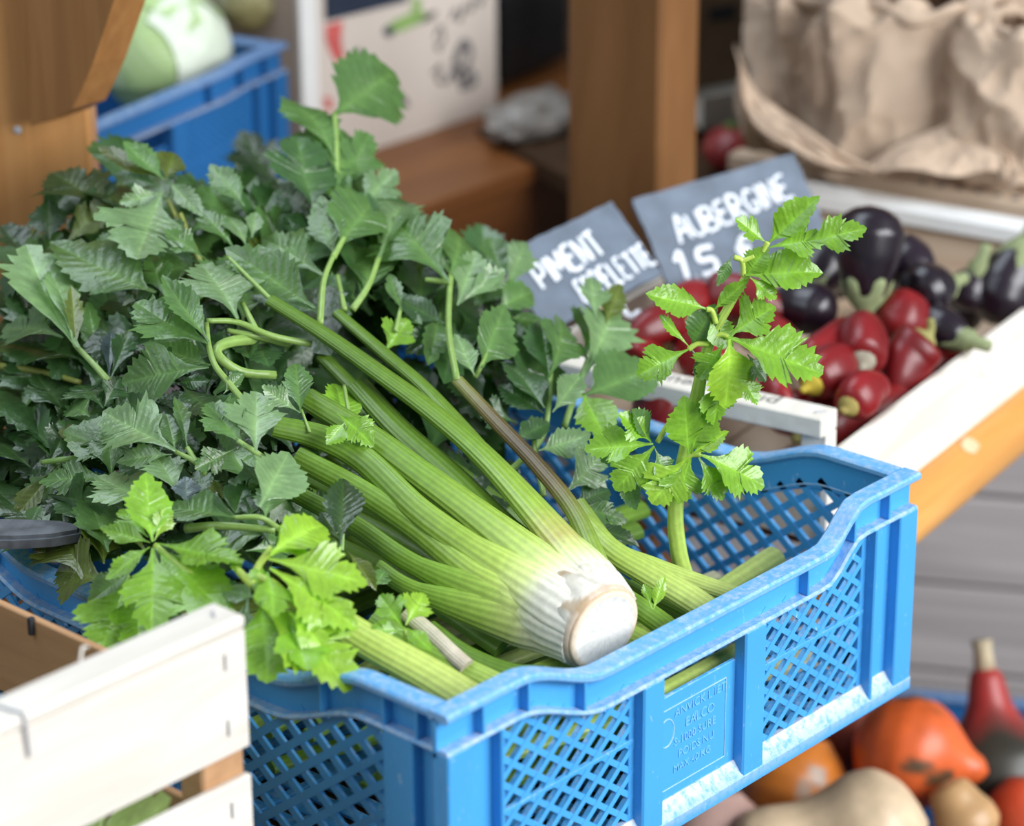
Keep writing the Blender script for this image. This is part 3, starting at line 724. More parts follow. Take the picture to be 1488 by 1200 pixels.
Cleaf([(1026, 450, 950, 428, .52, 1, 'l', .004), (1035, 452, 1078, 414, .30, 1, 'l', .004), (1030, 455, 1062, 500, .6, 1, 'l', .0), (1000, 508, 932, 538, .60, 0, 'l', .006), (1001, 505, 965, 464, .34, 2, 'l', .006), (1004, 505, 1035, 455, .62, 1, 'm', .0), (1004, 508, 1030, 545, .7, 0, 'm', .002)], [[(1030, 500), (1012, 500), (1000, 508)], [(1040, 470), (1034, 452), (1026, 450)]])
Cleaf([(1056, 490, 1172, 538, .60, 0, 'l', .016, .012), (1058, 488, 1112, 450, .72, 0, 'l', .014), (1057, 494, 1056, 584, .66, 1, 'y', .020), (1050, 500, 1018, 545, .7, 0, 'l', .012), (1045, 540, 1040, 610, .72, 0, 'l', .008), (1075, 545, 1098, 582, .6, 0, 'l', .008), (1085, 515, 1112, 548, .8, 0, 'm', .004)], [[(1036, 490), (1048, 486), (1058, 490)]])
Cleaf([(1000, 660, 995, 588, .50, 1, 'l', .01), (1003, 658, 1028, 596, .46, 1, 'l', .008), (1004, 660, 1048, 630, .4, 1, 'y', .01), (998, 664, 952, 722, .80, 0, 'y', .014), (1002, 664, 985, 722, .8, 0, 'l', .012), (1016, 660, 1104, 694, .62, 0, 'l', .012), (1014, 664, 1044, 718, .6, 0, 'l', .010)], [[(1000, 672), (1002, 662), (1018, 660)]])
Cleaf([(948, 645, 862, 648, .50, 0, 'l', .012), (950, 648, 900, 705, .70, 0, 'l', .012), (950, 650, 968, 690, .6, 0, 'm', .008), (946, 642, 905, 606, .6, 0, 'l', .008), (945, 640, 920, 600, .5, 1, 'm', .004)], [[(1004, 596), (975, 612), (955, 642)]])
Cleaf([(905, 690, 925, 735, .5, 1, 'm', .0), (890, 680, 880, 640, .6, 1, 'm', -.002)])
# ---- front bright bunch
Dn = Celery('bright yellow-green celery at the near corner, thick stalk on the rim', S(560, 950, -.03), 6)
Dn.grow = 1.12
gst(Dn, [(735, 1060), (680, 1018), (620, 980), (545, 938), (470, 892), (420, 860)], [62, 60, 56, 54, 50, 44], .004, [(.46, .56, .13), (.48, .58, .14), (.44, .56, .12), (.40, .54, .10), (.34, .48, .08)])
gst(Dn, [(760, 1020), (715, 995), (660, 968), (600, 938), (540, 900)], [46, 44, 42, 38, 34], -.012, [(.34, .46, .10), (.30, .43, .08), GRN, GRN])
gst(Dn, [(790, 985), (735, 980), (670, 952), (620, 915)], [40, 40, 38, 36], -.03, [DGR]*3)
gst(Dn, [(678, 968), (655, 948), (625, 920), (590, 890)], [26, 26, 26, 26], -.004, [(.46, .40, .30), (.56, .50, .38), (.50, .46, .34), (.4, .4, .2)], label='pale dry stalk end')
Dn.frond([[(300, 850, .04), (260, 822, .05), (225, 792, .055)]], [(222, 786, 210, 706, .62, 1, 'l', .06, .07), (218, 788, 158, 772, .34, 1, 'l', .06, .06), (224, 786, 246, 742, .6, 0, 'y', .055, .06), (222, 795, 222, 895, .70, 0, 'l', .065, .06, .3), (218, 795, 162, 835, .42, 1, 'l', .06, .06), (228, 790, 332, 806, .50, 0, 'l', .06, .06, .3), (228, 796, 318, 872, .56, 1, 'l', .055, .05), (215, 780, 180, 745, .5, 0, 'l', .05, .05)], 'l', .0034)
Dn.frond([[(215, 900, .03), (195, 860, .035), (185, 835, .035)]], [(185, 838, 150, 935, .85, 0, 'l', .045, .04), (190, 830, 135, 870, .7, 1, 'p', .04, .04), (195, 850, 205, 930, .75, 0, 'l', .04, .035), (240, 870, 240, 920, .9, 1, 'm', .03, .03), (280, 860, 300, 830, .8, 1, 'l', .03, .04), (260, 870, 330, 850, .6, 0, 'd', .01, .01)], 'l')
Dn.frond([[(440, 890, .03), (400, 850, .045), (372, 832, .05), (395, 795, .06)], [(368, 850, .05), (352, 835, .05), (340, 822, .05)]], [(394, 802, 478, 745, .50, 1, 'y', .065, .07, .3, .3), (392, 808, 440, 770, .6, 0, 'y', .06, .06), (390, 812, 516, 838, .60, 0, 'y', .062, .065), (392, 825, 505, 888, .60, 0, 'y', .058, .055), (388, 830, 400, 880, .8, 0, 'l', .055, .055), (352, 838, 338, 815, .5, 0, 'l', .05, .055), (382, 815, 372, 850, .6, 0, 'l', .05, .05)], 'y', .0036)
Dn.frond([[(430, 905, .03), (400, 880, .035)]], [(372, 872, 496, 968, .70, 0, 'y', .045, .03), (380, 868, 388, 968, .95, 0, 'l', .042, .03), (420, 890, 470, 930, .8, 0, 'y', .045, .04), (360, 870, 345, 940, .8, 0, 'p', .035, .03), (420, 900, 440, 968, .9, 0, 'l', .035, .028), (372, 868, 330, 860, .6, 1, 'p', .035, .035)], 'l')
Dn.frond([[(590, 945, .0), (588, 915, .01)]], [(586, 912, 556, 866, .75, 0, 'l', .02, .03), (590, 908, 616, 864, .72, 0, 'y', .02, .03), (588, 915, 545, 915, .6, 0, 'l', .015, .015), (592, 912, 622, 940, .62, 1, 'l', .015, .01), (540, 855, 560, 830, .6, 0, 'm', .0, .0), (430, 760, 420, 745, .5, 0, 'm')], 'l', .002)
# ---- fill: the many overlapping leaves below, so the heap is dense; and stalks packed in the crate
poly = [(0, 360), (60, 330), (120, 300), (190, 262), (260, 262), (330, 280), (420, 240), (500, 260), (570, 310), (640, 370), (740, 400), (775, 450), (790, 560), (740, 640), (660, 560), (560, 500), (430, 470), (400, 560), (420, 640), (500, 760), (520, 830), (400, 800), (330, 830), (200, 840), (0, 780)]
def inside(x, y):
    c = False; j = len(poly)-1
    for i in range(len(poly)):
        (xi, yi), (xj, yj) = poly[i], poly[j]
        if (yi > y) != (yj > y) and x < (xj-xi)*(y-yi)/(yj-yi)+xi: c = not c
        j = i
    return c
rg = random.Random(11)
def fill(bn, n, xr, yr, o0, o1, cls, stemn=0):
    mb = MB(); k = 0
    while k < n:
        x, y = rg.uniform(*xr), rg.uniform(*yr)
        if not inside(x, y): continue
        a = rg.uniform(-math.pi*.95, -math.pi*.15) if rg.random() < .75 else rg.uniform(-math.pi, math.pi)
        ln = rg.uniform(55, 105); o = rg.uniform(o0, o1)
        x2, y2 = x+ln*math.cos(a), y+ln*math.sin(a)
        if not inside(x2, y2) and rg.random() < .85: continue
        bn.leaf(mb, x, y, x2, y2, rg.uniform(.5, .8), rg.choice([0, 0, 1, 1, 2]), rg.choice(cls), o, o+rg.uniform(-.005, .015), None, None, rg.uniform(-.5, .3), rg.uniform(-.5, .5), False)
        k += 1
    return mb.build('leaves', M['leaf'], bn.root, world=True, angle=180)
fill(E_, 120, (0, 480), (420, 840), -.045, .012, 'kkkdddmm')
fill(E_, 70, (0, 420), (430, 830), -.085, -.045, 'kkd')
fill(F_, 100, (0, 640), (240, 480), -.05, .022, 'kkdddmmo')
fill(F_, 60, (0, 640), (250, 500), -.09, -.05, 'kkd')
fill(A, 70, (280, 640), (320, 640), -.07, .005, 'kddm')
fill(B, 40, (560, 800), (400, 680), -.06, .0, 'kkddm')
poly = [(380, 455), (560, 470), (690, 560), (780, 700), (840, 770), (800, 930), (700, 930), (560, 860), (480, 800), (400, 700), (360, 560)]
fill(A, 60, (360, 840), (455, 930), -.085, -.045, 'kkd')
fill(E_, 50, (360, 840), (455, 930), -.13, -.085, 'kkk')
for i in range(9):
    q = i/8; x0, y0 = 800-q*70, 800+q*140; P = [S(x0, y0, -.045), S(x0-150, y0-120+q*20, -.05), S(x0-330, y0-230+q*40, -.05)]
    B.stalk(P, [px2m(38), px2m(36), px2m(28)], [GRN, DGR, DGR], n=14, rib=8)
poly = [(-160, 520), (120, 520), (140, 800), (-160, 790)]
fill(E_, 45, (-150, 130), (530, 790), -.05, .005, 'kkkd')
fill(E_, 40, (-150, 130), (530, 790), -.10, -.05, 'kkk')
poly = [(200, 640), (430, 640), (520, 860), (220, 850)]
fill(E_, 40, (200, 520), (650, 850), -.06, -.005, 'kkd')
# long stalks packed below, seen through the lattice
for i in range(34):
    bn = [Dn, B, E_, F_][i % 4]
    z = rg.uniform(.03, .13); y = .03+.40*((i*7) % 34)/34.; x1 = rg.uniform(.33, .53); x0 = x1-rg.uniform(.28, .42)
    x0 = max(.03, x0)
    P = [(x1, y+rg.uniform(-.01, .01), z-rg.uniform(0, .01)), ((x0+x1)/2, y+rg.uniform(-.02, .02)+.012, z+.004), (x0, min(.47, y+rg.uniform(.0, .05)), z+rg.uniform(0, .015))]
    g = rg.choice([lime, lime, [GRN]*4, [DGR]*3, [(.55, .52, .33), PGR, GRN]])
    bn.stalk([np.array(p) for p in P], [.020, .018, .013], g, n=14, rib=8)

# ------------------------------------------------------------------ pale wooden crate in front (left)
WCo = W(358, 893, 1.941); wc_top = WCo[2]
wc = thing('wooden_crate', 'pale wooden crate in the near left corner, bright white front board', 'crate', frame((WCo[0], WCo[1], 0), EX, EY))
def bx(root, name, lo, hi, mat, ch=.002, label=None):
    mb = MB(); mb.box(lo, hi, ch); o = mb.build(name, mat, root)
    if label: o['label'] = label
    return o
T = wc_top
bx(wc, 'top_rail', (-.46, 0, T-.010), (0, .033, T), M['pale'], .0025)
bx(wc, 'front_board', (-.46, .0005, T-.100), (-.001, .007, T-.0105), M['pale'], .001, 'white upper front board')
bx(wc, 'front_board', (-.46, .0005, T-.215), (-.001, .007, T-.122), M['pale'], .001, 'white lower front board')
bx(wc, 'front_board', (-.46, .0005, T-.283), (-.001, .007, T-.235), M['pale'], .001)
bx(wc, 'corner_post', (-.040, .0072, .0), (-.001, .032, T-.0105), M['pink_wood'] if 'pink_wood' in M else M['tan'], .002)
bx(wc, 'corner_post', (-.46, .0072, .0), (-.422, .032, T-.0105), M['tan'], .002)
zb = .212
for nm, z0, z1 in (('side_board', zb-.075, zb), ('side_board', .02, zb-.09)):
    bx(wc, nm, (-.007, .0325, z0), (-.0005, .40, z1), M['tan'], .001, 'brown side board' if z1 == zb else None)
bx(wc, 'side_board', (-.4595, .0325, .02), (-.453, .40, zb), M['tan'], .001)
bx(wc, 'rear_board', (-.453, .394, .02), (-.0075, .40, zb), M['card_and_shade'], .001)  # rear and bottom boards coloured dark to paint in shade behind the gap
bx(wc, 'bottom_board', (-.453, .0075, .0), (-.0075, .394, .006), M['card_and_shade'], .001)
mb = MB()
for xs in (-.021,):
    for z in (T-.028, T-.078, T-.142): mb.tube([(xs, -.0006, z-.006), (xs, -.0006, z+.006)], .0007, 6)
mb.tube([(-.018, .012, T+.0004), (-.012, .020, T+.0004)], .001, 6)
st = mb.build('staple', M['wire'], wc); st['kind'] = 'stuff'
wx = PL(33, 1040, EY, WCo[1])[0]-WCo[0]
mb = MB(); mb.tube(catmull([(wx-.006, .030, T+.0006), (wx, .003, T+.0008), (wx+.0005, -.0008, T-.004), (wx+.002, -.0008, T-.030)], 20), .0013, 8, up=(1, 0, 0))
mb.build('binding_wire', M['wire'], wc)
mb = MB(); mb.tube([(-.118+WCo[0]*0, .033, T-.002), (-.113, .036, T+.006), (-.108, .037, T+.004)], .0011, 6); 
mb.build('wood_splinter', M['pale'], wc)
mb = MB()
p = PL(58, 893, EX, -.1+0)  # a small nail in the brown side board
mb.box((-.011, p[1]-WCo[1]-.002, zb-.012), (-.006, p[1]-WCo[1]+.002, zb+.002), .0005); mb.build('nail', M['ink'], wc)
# green leafy vegetable inside it
lv = thing('lettuce', 'pale green leafy vegetable seen through the gap in the near wooden crate', 'vegetable', frame((WCo[0]-.14, WCo[1]+.105, .0115), EX, EY))
mb = MB(); rl = random.Random(5)
for i in range(16):
    a = i*2.4; b = np.array([.02*math.cos(a), .02*math.sin(a), .02]); t = b+np.array([(.068)*math.cos(a), (.068)*math.sin(a), .085+.075*((i*5) % 16)/16])
    leaflet(mb, b, t, np.array([-math.cos(a)*.4, -math.sin(a)*.4, .9]), 1.0, 0, np.array((.34, .44, .13))*rl.uniform(.8, 1.2), rl, .2, .2, .12, False)
mb.build('leaves', M['leaf'], lv, angle=180)
mb = MB(); mb.lathe([(.012, -.005), (.02, .0), (.024, .02), (.016, .04)], 16, None, (.45, .5, .25)); mb.build('stem', M['stalk'], lv)

# ------------------------------------------------------------------ slate lying on the leaves at the left
sp = S(22, 775, .030)
sl = thing('slate_tag', 'rough dark slate piece lying on the leaves at the left of the blue crate', 'slate', frame(sp, RT, np.cross(EZ, RT)))
mb = MB()
pts = [(-.06, -.012), (.0, -.014), (.03, -.010), (.052, .000), (.052, .010), (.035, .019), (.01, .022), (-.06, .026)]
mb.prism(pts, -.007, .0); mb.prism([(x*.93, y*.85+.001) for x, y in pts], .0, .003)
mb.build('slate_slab', M['slate_dark'], sl, smooth=False)

# ------------------------------------------------------------------ pepper and aubergine crate (10 degrees round)
PC = np.array([.672, .152, 0.0]); A10 = 10
pcM = rotz(PC, A10); Uu, Vv = pcM[:3, 0], pcM[:3, 1]
pc = thing('wooden_crate', 'low wooden crate of red peppers and aubergines on the orange pole', 'crate', pcM)
LU, LV = .60, .36
bx(pc, 'front_board', (-.03, -.004, .066), (LU, .004, .150), M['pale'], .0012, 'long white front board')
bx(pc, 'rear_board', (-.03, LV-.004, .066), (LU, LV+.004, .150), M['pale'], .0012)
bx(pc, 'end_board', (-.026, .0045, .066), (-.020, LV-.0045, .135), M['knotty'], .001)
bx(pc, 'end_board', (LU-.028, .0045, .066), (LU-.020, LV-.0045, .158), M['knotty'], .001, 'knotty brown end board')
rl1 = bx(pc, 'end_rail', (-.030, .0045, .167), (.002, LV-.0045, .186), M['pale'], .0015, 'end rail with printed lettering')
bx(pc, 'end_rail', (LU-.040, .0045, .166), (LU-.002, LV-.0045, .184), M['white_paint'], .0015, 'white end rail')
for uu, zt_ in ((-.0195, .1665), (LU-.0195, .1655)):
    for vv in (.0045, LV-.0295): bx(pc, 'corner_post', (uu, vv, .066), (uu+.021, vv+.025, zt_), M['knotty' if vv > .1 else 'pale'], .001)
mb = MB()
for i in range(6): mb.box((-.018, .006+i*.0585, .066), (LU-.03, .060+i*.0585, .072), .001)
mb.build('bottom_board', M['knotty'], pc)
# printed word along the rail, its foot towards the peppers
text_mesh('producteur', .027, frame((-.014, .118, .1862), (0, -1, 0), (1, 0, 0))@np.diag([-1, -1, 1, 1.0]), M['ink_grey'], 'printed_lettering', rl1, .0002)
mb = MB(); mb.tube([(-.012, .010, .1868), (-.020, .016, .1868)], .0012, 6); mb.build('staple', M['wire'], rl1)

# ---- vegetables in it
def place(pxa, pxb, z):  # two ends from the picture on a level plane
    return atz(*pxa, z), atz(*pxb, z+.0)
def pepper(label, a, b, r, seed, facing=False, cl=(.20, .008, .010), za=.175, zb_=None, stemcol=(.30, .28, .10), rev=False):
    """from the stem end a to the tip b"""
    rr = random.Random(seed)
    A_, B_ = atz(*a, za), atz(*b, za if zb_ is None else zb_)
    t = thing('red_pepper', label, 'pepper', frame(A_, EX, EY), 'red peppers in the wooden crate')
    mid = .5*(A_+B_)+np.array([rr.uniform(-.008, .008), rr.uniform(-.008, .008), .006])
    n = 22; P = catmull([A_, mid, B_], n); tt = np.linspace(0, 1, n)
    prof = r*np.interp(tt, [0, .03, .10, .25, .5, .75, .92, 1], [.30, .62, .92, 1.0, .92, .72, .40, .06])
    if rev: prof = r*np.interp(tt, [0, .05, .2, .45, .7, .88, .97, 1], [.25, .45, .62, .78, 1.0, .95, .55, .08])
    prof = prof*(1+.05*np.sin(tt*9+seed))
    c = np.array(cl)*rr.uniform(.75, 1.15)
    mb = MB(); mb.tube(P, prof, 24, rib=3, ribamp=.06, cols=np.tile(c, (n, 1))); mb.build('flesh', M['pepper'], t, world=True, angle=180)
    d = (A_-P[3]); d /= np.linalg.norm(d)
    side = np.array([rr.uniform(-.5, .5), rr.uniform(-.5, .5), .5])
    Q = catmull([A_-d*.003, A_+d*.006, A_+d*.012+side*.005, A_+d*.016+side*.012], 12)
    mb = MB(); mb.tube(Q, np.interp(np.linspace(0, 1, 12), [0, .2, .3, 1], [r*.55, r*.42, r*.17, r*.14]), 12, cols=np.tile(stemcol, (12, 1)))
    mb.build('stem', M['calyx'], t, world=True, angle=180)
    return t
pepper('large red pepper lying across the top, wrinkled shoulder, beside the green aubergine cap', (1412, 526), (1284, 448), .027, 1, za=.118, zb_=.195, rev=True)
pepper('fat dull red pepper standing on its tip in the middle of the crate', (1345, 490), (1292, 592), .027, 2, za=.180, zb_=.125)
pepper('red pepper pointing its grey-brown dried stem straight at us', (1252, 528), (1262, 468), .026, 3, za=.178, zb_=.19, stemcol=(.32, .29, .22))
pepper('red pepper with a curled yellow stem', (1178, 560), (1240, 515), .023, 4, za=.172, stemcol=(.52, .40, .05))
pepper('small red pepper with an olive stem just above the bottom one', (1232, 592), (1290, 562), .020, 5, za=.166, stemcol=(.30, .24, .07))
pepper('wide dark red pepper at the bottom in the front corner', (1170, 632), (1290, 612), .030, 6, za=.118)
pepper('long red pepper lying below the shiny aubergine', (1170, 530), (1240, 470), .018, 7, za=.180)
pepper('bright red pepper with a bulging rounded tip behind the top leaf', (1030, 428), (1152, 456), .024, 8, za=.195, zb_=.187)
pepper('curved red pepper below the first slate sign', (985, 470), (908, 496), .020, 9, za=.190)
pepper('red pepper directly under the sign corner', (960, 462), (1045, 425), .020, 10, za=.190)
pepper('red pepper half hidden behind the bright celery leaves', (1045, 545), (985, 500), .022, 11, za=.172)
pepper('glossy red pepper below the printed rail', (992, 612), (925, 585), .024, 12, za=.150)
pepper('red pepper against the long front board', (1332, 600), (1375, 545), .018, 13, za=.105)
pepper('thin red pepper between the printed rail and the yellow stem', (1120, 560), (1150, 590), .016, 14, za=.165)
pepper('red pepper tucked under the top leaf of the bright stem', (1090, 480), (1140, 530), .022, 15, za=.170)
pepper('red pepper under the leaf edge beside the rail', (1085, 575), (1130, 540), .018, 16, za=.165)
pepper('red pepper at the right against the front board', (1420, 540), (1385, 500), .016, 17, za=.115)
pepper('small red pepper far left below the signs', (925, 530), (965, 515), .018, 18, za=.17)
for i, (x, y, xx, yy) in enumerate([(1010, 560, 1060, 590), (1180, 600, 1120, 620), (1250, 620, 1330, 570), (1050, 460, 1130, 490), (1250, 545, 1310, 520), (1340, 545, 1390, 520), (960, 500, 1010, 480)]):
    pepper('dull red pepper lying under the others in the bottom layer', (x, y), (xx, yy), .024, 40+i, za=.118, cl=(.22, .010, .010))
def aubergine(label, a, b, r, seed, za, zb_, calyx=True):
    """a: stem end, b: blossom end"""
    rr = random.Random(seed)
    A_, B_ = atz(*a, za), atz(*b, zb_)
    t = thing('aubergine', label, 'aubergine', frame(A_, EX, EY), 'aubergines in the wooden crate')
    n = 24; P = catmull([A_, .5*(A_+B_)+np.array([0, 0, .004]), B_], n); tt = np.linspace(0, 1, n)
    prof = r*np.interp(tt, [0, .06, .2, .4, .65, .85, .95, 1], [.42, .55, .70, .88, 1.0, .82, .5, .08])
    c = np.array((.012, .006, .012))*rr.uniform(.8, 1.3)
    mb = MB(); mb.tube(P, prof, 28, cols=np.tile(c, (n, 1))); mb.build('flesh', M['aubergine'], t, world=True, angle=180)
    d = (B_-A_)/np.linalg.norm(B_-A_)
    fr_ = frame(A_, np.cross(d, (.3, .5, .81)), np.cross(d, np.cross(d, (.3, .5, .81)))); fr_[:3, 2] = d
    mb = MB()
    mb.lathe([(.006, -.030), (.0065, -.014), (.011, -.008), (r*.46, -.002), (r*.60, .008), (r*.66, .015), (r*.66, .020)], 25, fr_, (.26, .30, .15), lambda th, q: 1+.14*np.cos(5*th)*(q > .55))
    mb.build('calyx', M['calyx'], t, world=True, angle=180)
    return t
aubergine('large black aubergine standing on its pale green cap', (1258, 436), (1264, 298), .036, 1, .20, .285)
aubergine('round aubergine end just right of the standing one', (1345, 405), (1298, 378), .030, 2, .20, .205)
aubergine('purple aubergine with a light reflection under the small round one', (1375, 415), (1322, 438), .030, 3, .19, .188)
aubergine('dark aubergine with a bright highlight behind the top leaf', (1120, 440), (1215, 462), .027, 4, .19, .185)
aubergine('large dull black aubergine at the far right against the front board', (1484, 362), (1438, 470), .036, 5, .20, .125)
aubergine('small dark aubergine behind the large one on the right', (1420, 395), (1400, 450), .024, 6, .18, .14)
aubergine('black aubergine behind the top celery leaf, left of the standing one', (1170, 420), (1214, 372), .032, 7, .185, .20)
aubergine('dark aubergine between the peppers and the right ones', (1400, 492), (1340, 474), .024, 8, .165, .165)
# underneath layer
for i, (x, y) in enumerate([(1190, 400), (1290, 420), (1370, 450)]):
    aubergine('dark aubergine lying under the others in the bottom layer', (x, y), (x+60, y+10), .026, 60+i, .115, .115)

# ------------------------------------------------------------------ slate price signs with chalk writing
GL = {'A': [[(0, 0), (.35, 1), (.5, 1), (.8, 0)], [(.15, .4), (.68, .42)]], 'U': [[(0, 1), (.05, .25), (.35, 0), (.65, .2), (.7, 1)]], 'B': [[(0, 0), (.02, 1)], [(.02, 1), (.55, .9), (.5, .6), (.05, .52), (.65, .42), (.6, .08), (0, 0)]],
      'E': [[(.62, 1), (.1, .95), (.02, .5), (.06, .04), (.65, 0)], [(.05, .52), (.5, .54)]], 'R': [[(0, 0), (.03, 1), (.55, .92), (.5, .6), (.08, .5), (.66, 0)]], 'G': [[(.65, .9), (.3, 1), (.02, .6), (.15, .08), (.55, .05), (.68, .42), (.4, .42)]],
      'I': [[(.1, 1), (.12, 0)]], 'N': [[(0, 0), (.05, 1), (.6, .02), (.68, 1)]], 'P': [[(0, 0), (.05, 1), (.6, .9), (.55, .5), (.06, .45)]], 'M': [[(0, 0), (.1, 1), (.42, .3), (.74, 1), (.86, 0)]], 'T': [[(0, .95), (.7, 1)], [(.36, .98), (.36, 0)]],
      'S': [[(.6, .9), (.25, 1), (.05, .75), (.55, .4), (.45, .05), (0, .08)]], 'L': [[(.05, 1), (.06, .03), (.6, 0)]], '1': [[(0, .7), (.22, 1), (.24, 0)]], '5': [[(.6, 1), (.1, .98), (.06, .58), (.5, .55), (.52, .1), (0, .02)]], '.': [[(.08, .04), (.1, 0)]],
      '€': [[(.66, .92), (.3, 1), (.08, .55), (.25, .05), (.66, .06)], [(-.05, .6), (.5, .62)], [(-.05, .42), (.45, .43)]], 'K': [[(.04, 1), (.06, 0)], [(.6, .95), (.08, .45), (.65, 0)]], 'C': [[(.62, .9), (.28, 1), (.03, .55), (.2, .05), (.64, .08)]]}
ADV = {'I': .34, '1': .45, '.': .3, 'M': 1.05, ' ': .4}
def chalk(t, textline, p0, p1, hpx, rng, wd=.0029, name='chalk_lettering'):
    """write along the baseline p0 -> p1 (picture points of a spot on the slate), letters hpx tall"""
    m = np.array(t.matrix_basis); mi = np.linalg.inv(m); nn = m[:3, 2]; k = nn@m[:3, 3]
    a, b = [xf(PL(*p, nn, k)[None], mi)[0][:2] for p in (p0, p1)]
    h = hpx*2.8/F; tot = sum(ADV.get(c, .85) for c in textline); X = (b-a)/tot; Y = np.array([-X[1], X[0]])/np.linalg.norm(X)*h
    mb = MB(); cx = 0.0
    for ch in textline:
        for st in GL.get(ch, []):
            P = [(*(a+X*(cx+q*.95)+Y*r_+np.array([rng.uniform(-.03, .03), rng.uniform(-.03, .03)])*h), .0012) for q, r_ in st]
            P = catmull(P, max(8, 5*len(P)))
            mb.tube(P, wd*.8*rng.uniform(.85, 1.1), 8, up=(0, 0, 1), flat=.25)
        cx += ADV.get(ch, .85)
    return mb.build(name, M['chalk'], t)
def sign(label, TL, TR, BL, th=.005):
    TL, TR, BL = map(np.asarray, (TL, TR, BL))
    m = frame(BL, TR-TL, TL-BL); wdt = np.linalg.norm(TR-TL); hgt = np.linalg.norm(TL-BL)
    # thing frame: x right, y up the slate, z towards the reader; y axis re-orthogonalised
    t = thing('price_sign', label, 'price sign', m, 'slate price signs')
    rr = random.Random(int(wdt*1e4)); n = 14; pts = []
    for (x0, y0, x1, y1) in ((0, 0, wdt, 0), (wdt, 0, wdt, hgt), (wdt, hgt, 0, hgt), (0, hgt, 0, 0)):
        for i in range(n):
            f = i/n; pts.append((x0+(x1-x0)*f+rr.uniform(-.0008, .0008), y0+(y1-y0)*f+rr.uniform(-.0008, .0008)))
    mb = MB(); mb.prism(pts, -th, 0); mb.build('slate_board', M['slate'], t, smooth=False)
    mb = MB(); mb.box((wdt*.5-.006, -.12, -th-.006), (wdt*.5+.006, hgt*.5, -th-.0005), .001); mb.build('stake', M['knotty'], t)
    return t, wdt, hgt
rc = random.Random(3)
d2 = 2.83
s2, w2, h2 = sign('slate sign chalked AUBERGINE, the right one of the two', W(932, 286, d2), W(1166, 219, d2+.06), W(982, 440, d2-.03))
chalk(s2, 'AUBERGINE', (990, 354), (1158, 284), 38, rc, .0025)
chalk(s2, '1.5', (990, 408), (1058, 394), 42, rc, .0034)
chalk(s2, '€', (1080, 386), (1116, 376), 42, rc, .0034)
s1, w1, h1 = sign('slate sign chalked PIMENT, the left one behind the celery leaves', W(748, 364, 2.75), W(914, 283, 2.80), W(795, 482, 2.72))
chalk(s1, 'PIMENT', (791, 420), (884, 364), 40, rc, .0026)
chalk(s1, 'ESPELETTE', (852, 440), (956, 380), 36, rc, .0022)
chalk(s1, 'L', (910, 460), (940, 450), 36, rc, .0030)

# ------------------------------------------------------------------ orange pole, shelf, walls
po = thing('wooden_pole', 'round orange varnished pole along the shelf edge under the pepper crate', 'pole', rotz(PC+Vv*-.002, A10))
mb = MB(); n = 40; P = np.stack([np.linspace(-.02, 1.2, n), .0*np.ones(n), np.full(n, .034)], 1)
mb.tube(P, .0315, 28); mb.build('pole_shaft', M['pole'], po, angle=60)
mb = MB(); rr = random.Random(9)
for (x, y) in ((1432, 640), (1426, 654)):
    q = PL(x, y, Vv, Vv@PC-.030); l = xf(q[None], np.linalg.inv(rotz(PC+Vv*-.002, A10)))[0]
    a_ = math.asin(max(-.9, min(.9, (l[2]-.034)/.0315))); nv_ = np.array([0, -math.cos(a_), math.sin(a_)]); mb.lathe([(.004, 0), (.009, .0004), (.004, .0008)], 10, frame(np.array([l[0], 0, .034])+nv_*.0314, EX, np.cross(nv_, EX)))
mb.build('glue_spot', M['glue'], po)
sf = thing('shelf', 'wooden shelf boards carrying the crates', 'shelf', frame((0, 0, 0), EX, EY))
mb = MB()
for i in range(5): mb.box((-1.0, .035+.155*i, -.030), (.54, .185+.155*i, -.0005), .002)
mb.build('shelf_board', M['pine_x'], sf)
mb = MB()
for i in range(3): mb.box((.02, .045+.10*i, .036), (1.2, .135+.10*i, .0655), .002, None, np.linalg.inv(np.eye(4))@rotz(PC, A10))
mb.build('shelf_board', M['pine_x'], sf)
mb = MB()
for x in (-.9, .45): mb.box((x, .2, -.9), (x+.06, .26, -.031), .003)
mb.build('leg', M['brown'], sf)
# grey weathered plank wall low on the right
wn = np.array([math.cos(rad(48-90+5)), math.sin(rad(48-90+5)), 0])   # along the wall
wdir = np.array([_r[0], _r[1], 0]); wdir /= np.linalg.norm(wdir); a = rad(-12)
wdir = np.array([wdir[0]*math.cos(a)-wdir[1]*math.sin(a), wdir[0]*math.sin(a)+wdir[1]*math.cos(a), 0])
wo = W(1400, 850, 3.45)
mw = frame((wo[0], wo[1], 0), wdir, (-wdir[1], wdir[0], 0))
wl = bpy.data.objects.new('wall_right', None); col.objects.link(wl); wl.matrix_basis = Matrix(mw.tolist()); wl['kind'] = 'structure'
ztops = [wo[2]-.005+.118*k for k in range(-5, 4)]
for k, zt_ in enumerate(ztops):
    mb = MB(); mb.box((-1.2, .003*(k % 2), zt_-.113), (1.2, .02+.003*(k % 2), zt_), .003)
    o = mb.build('plank', M['grey_plank'], wl)
    o['kind'] = 'structure'
# dark back wall and floor
bn_ = np.array([_w[0], _w[1], 0]); bn_ /= np.linalg.norm(bn_)
bo = np.array([CAM[0], CAM[1], 0])+bn_*4.3
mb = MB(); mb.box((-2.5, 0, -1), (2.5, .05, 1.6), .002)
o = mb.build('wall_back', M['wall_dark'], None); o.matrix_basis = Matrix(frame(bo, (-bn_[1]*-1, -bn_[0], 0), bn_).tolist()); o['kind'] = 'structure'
mb = MB(); mb.box((-3, -3, -1.0), (4, 4, -.95), .002); o = mb.build('floor', M['wall_dark']); o['kind'] = 'structure'

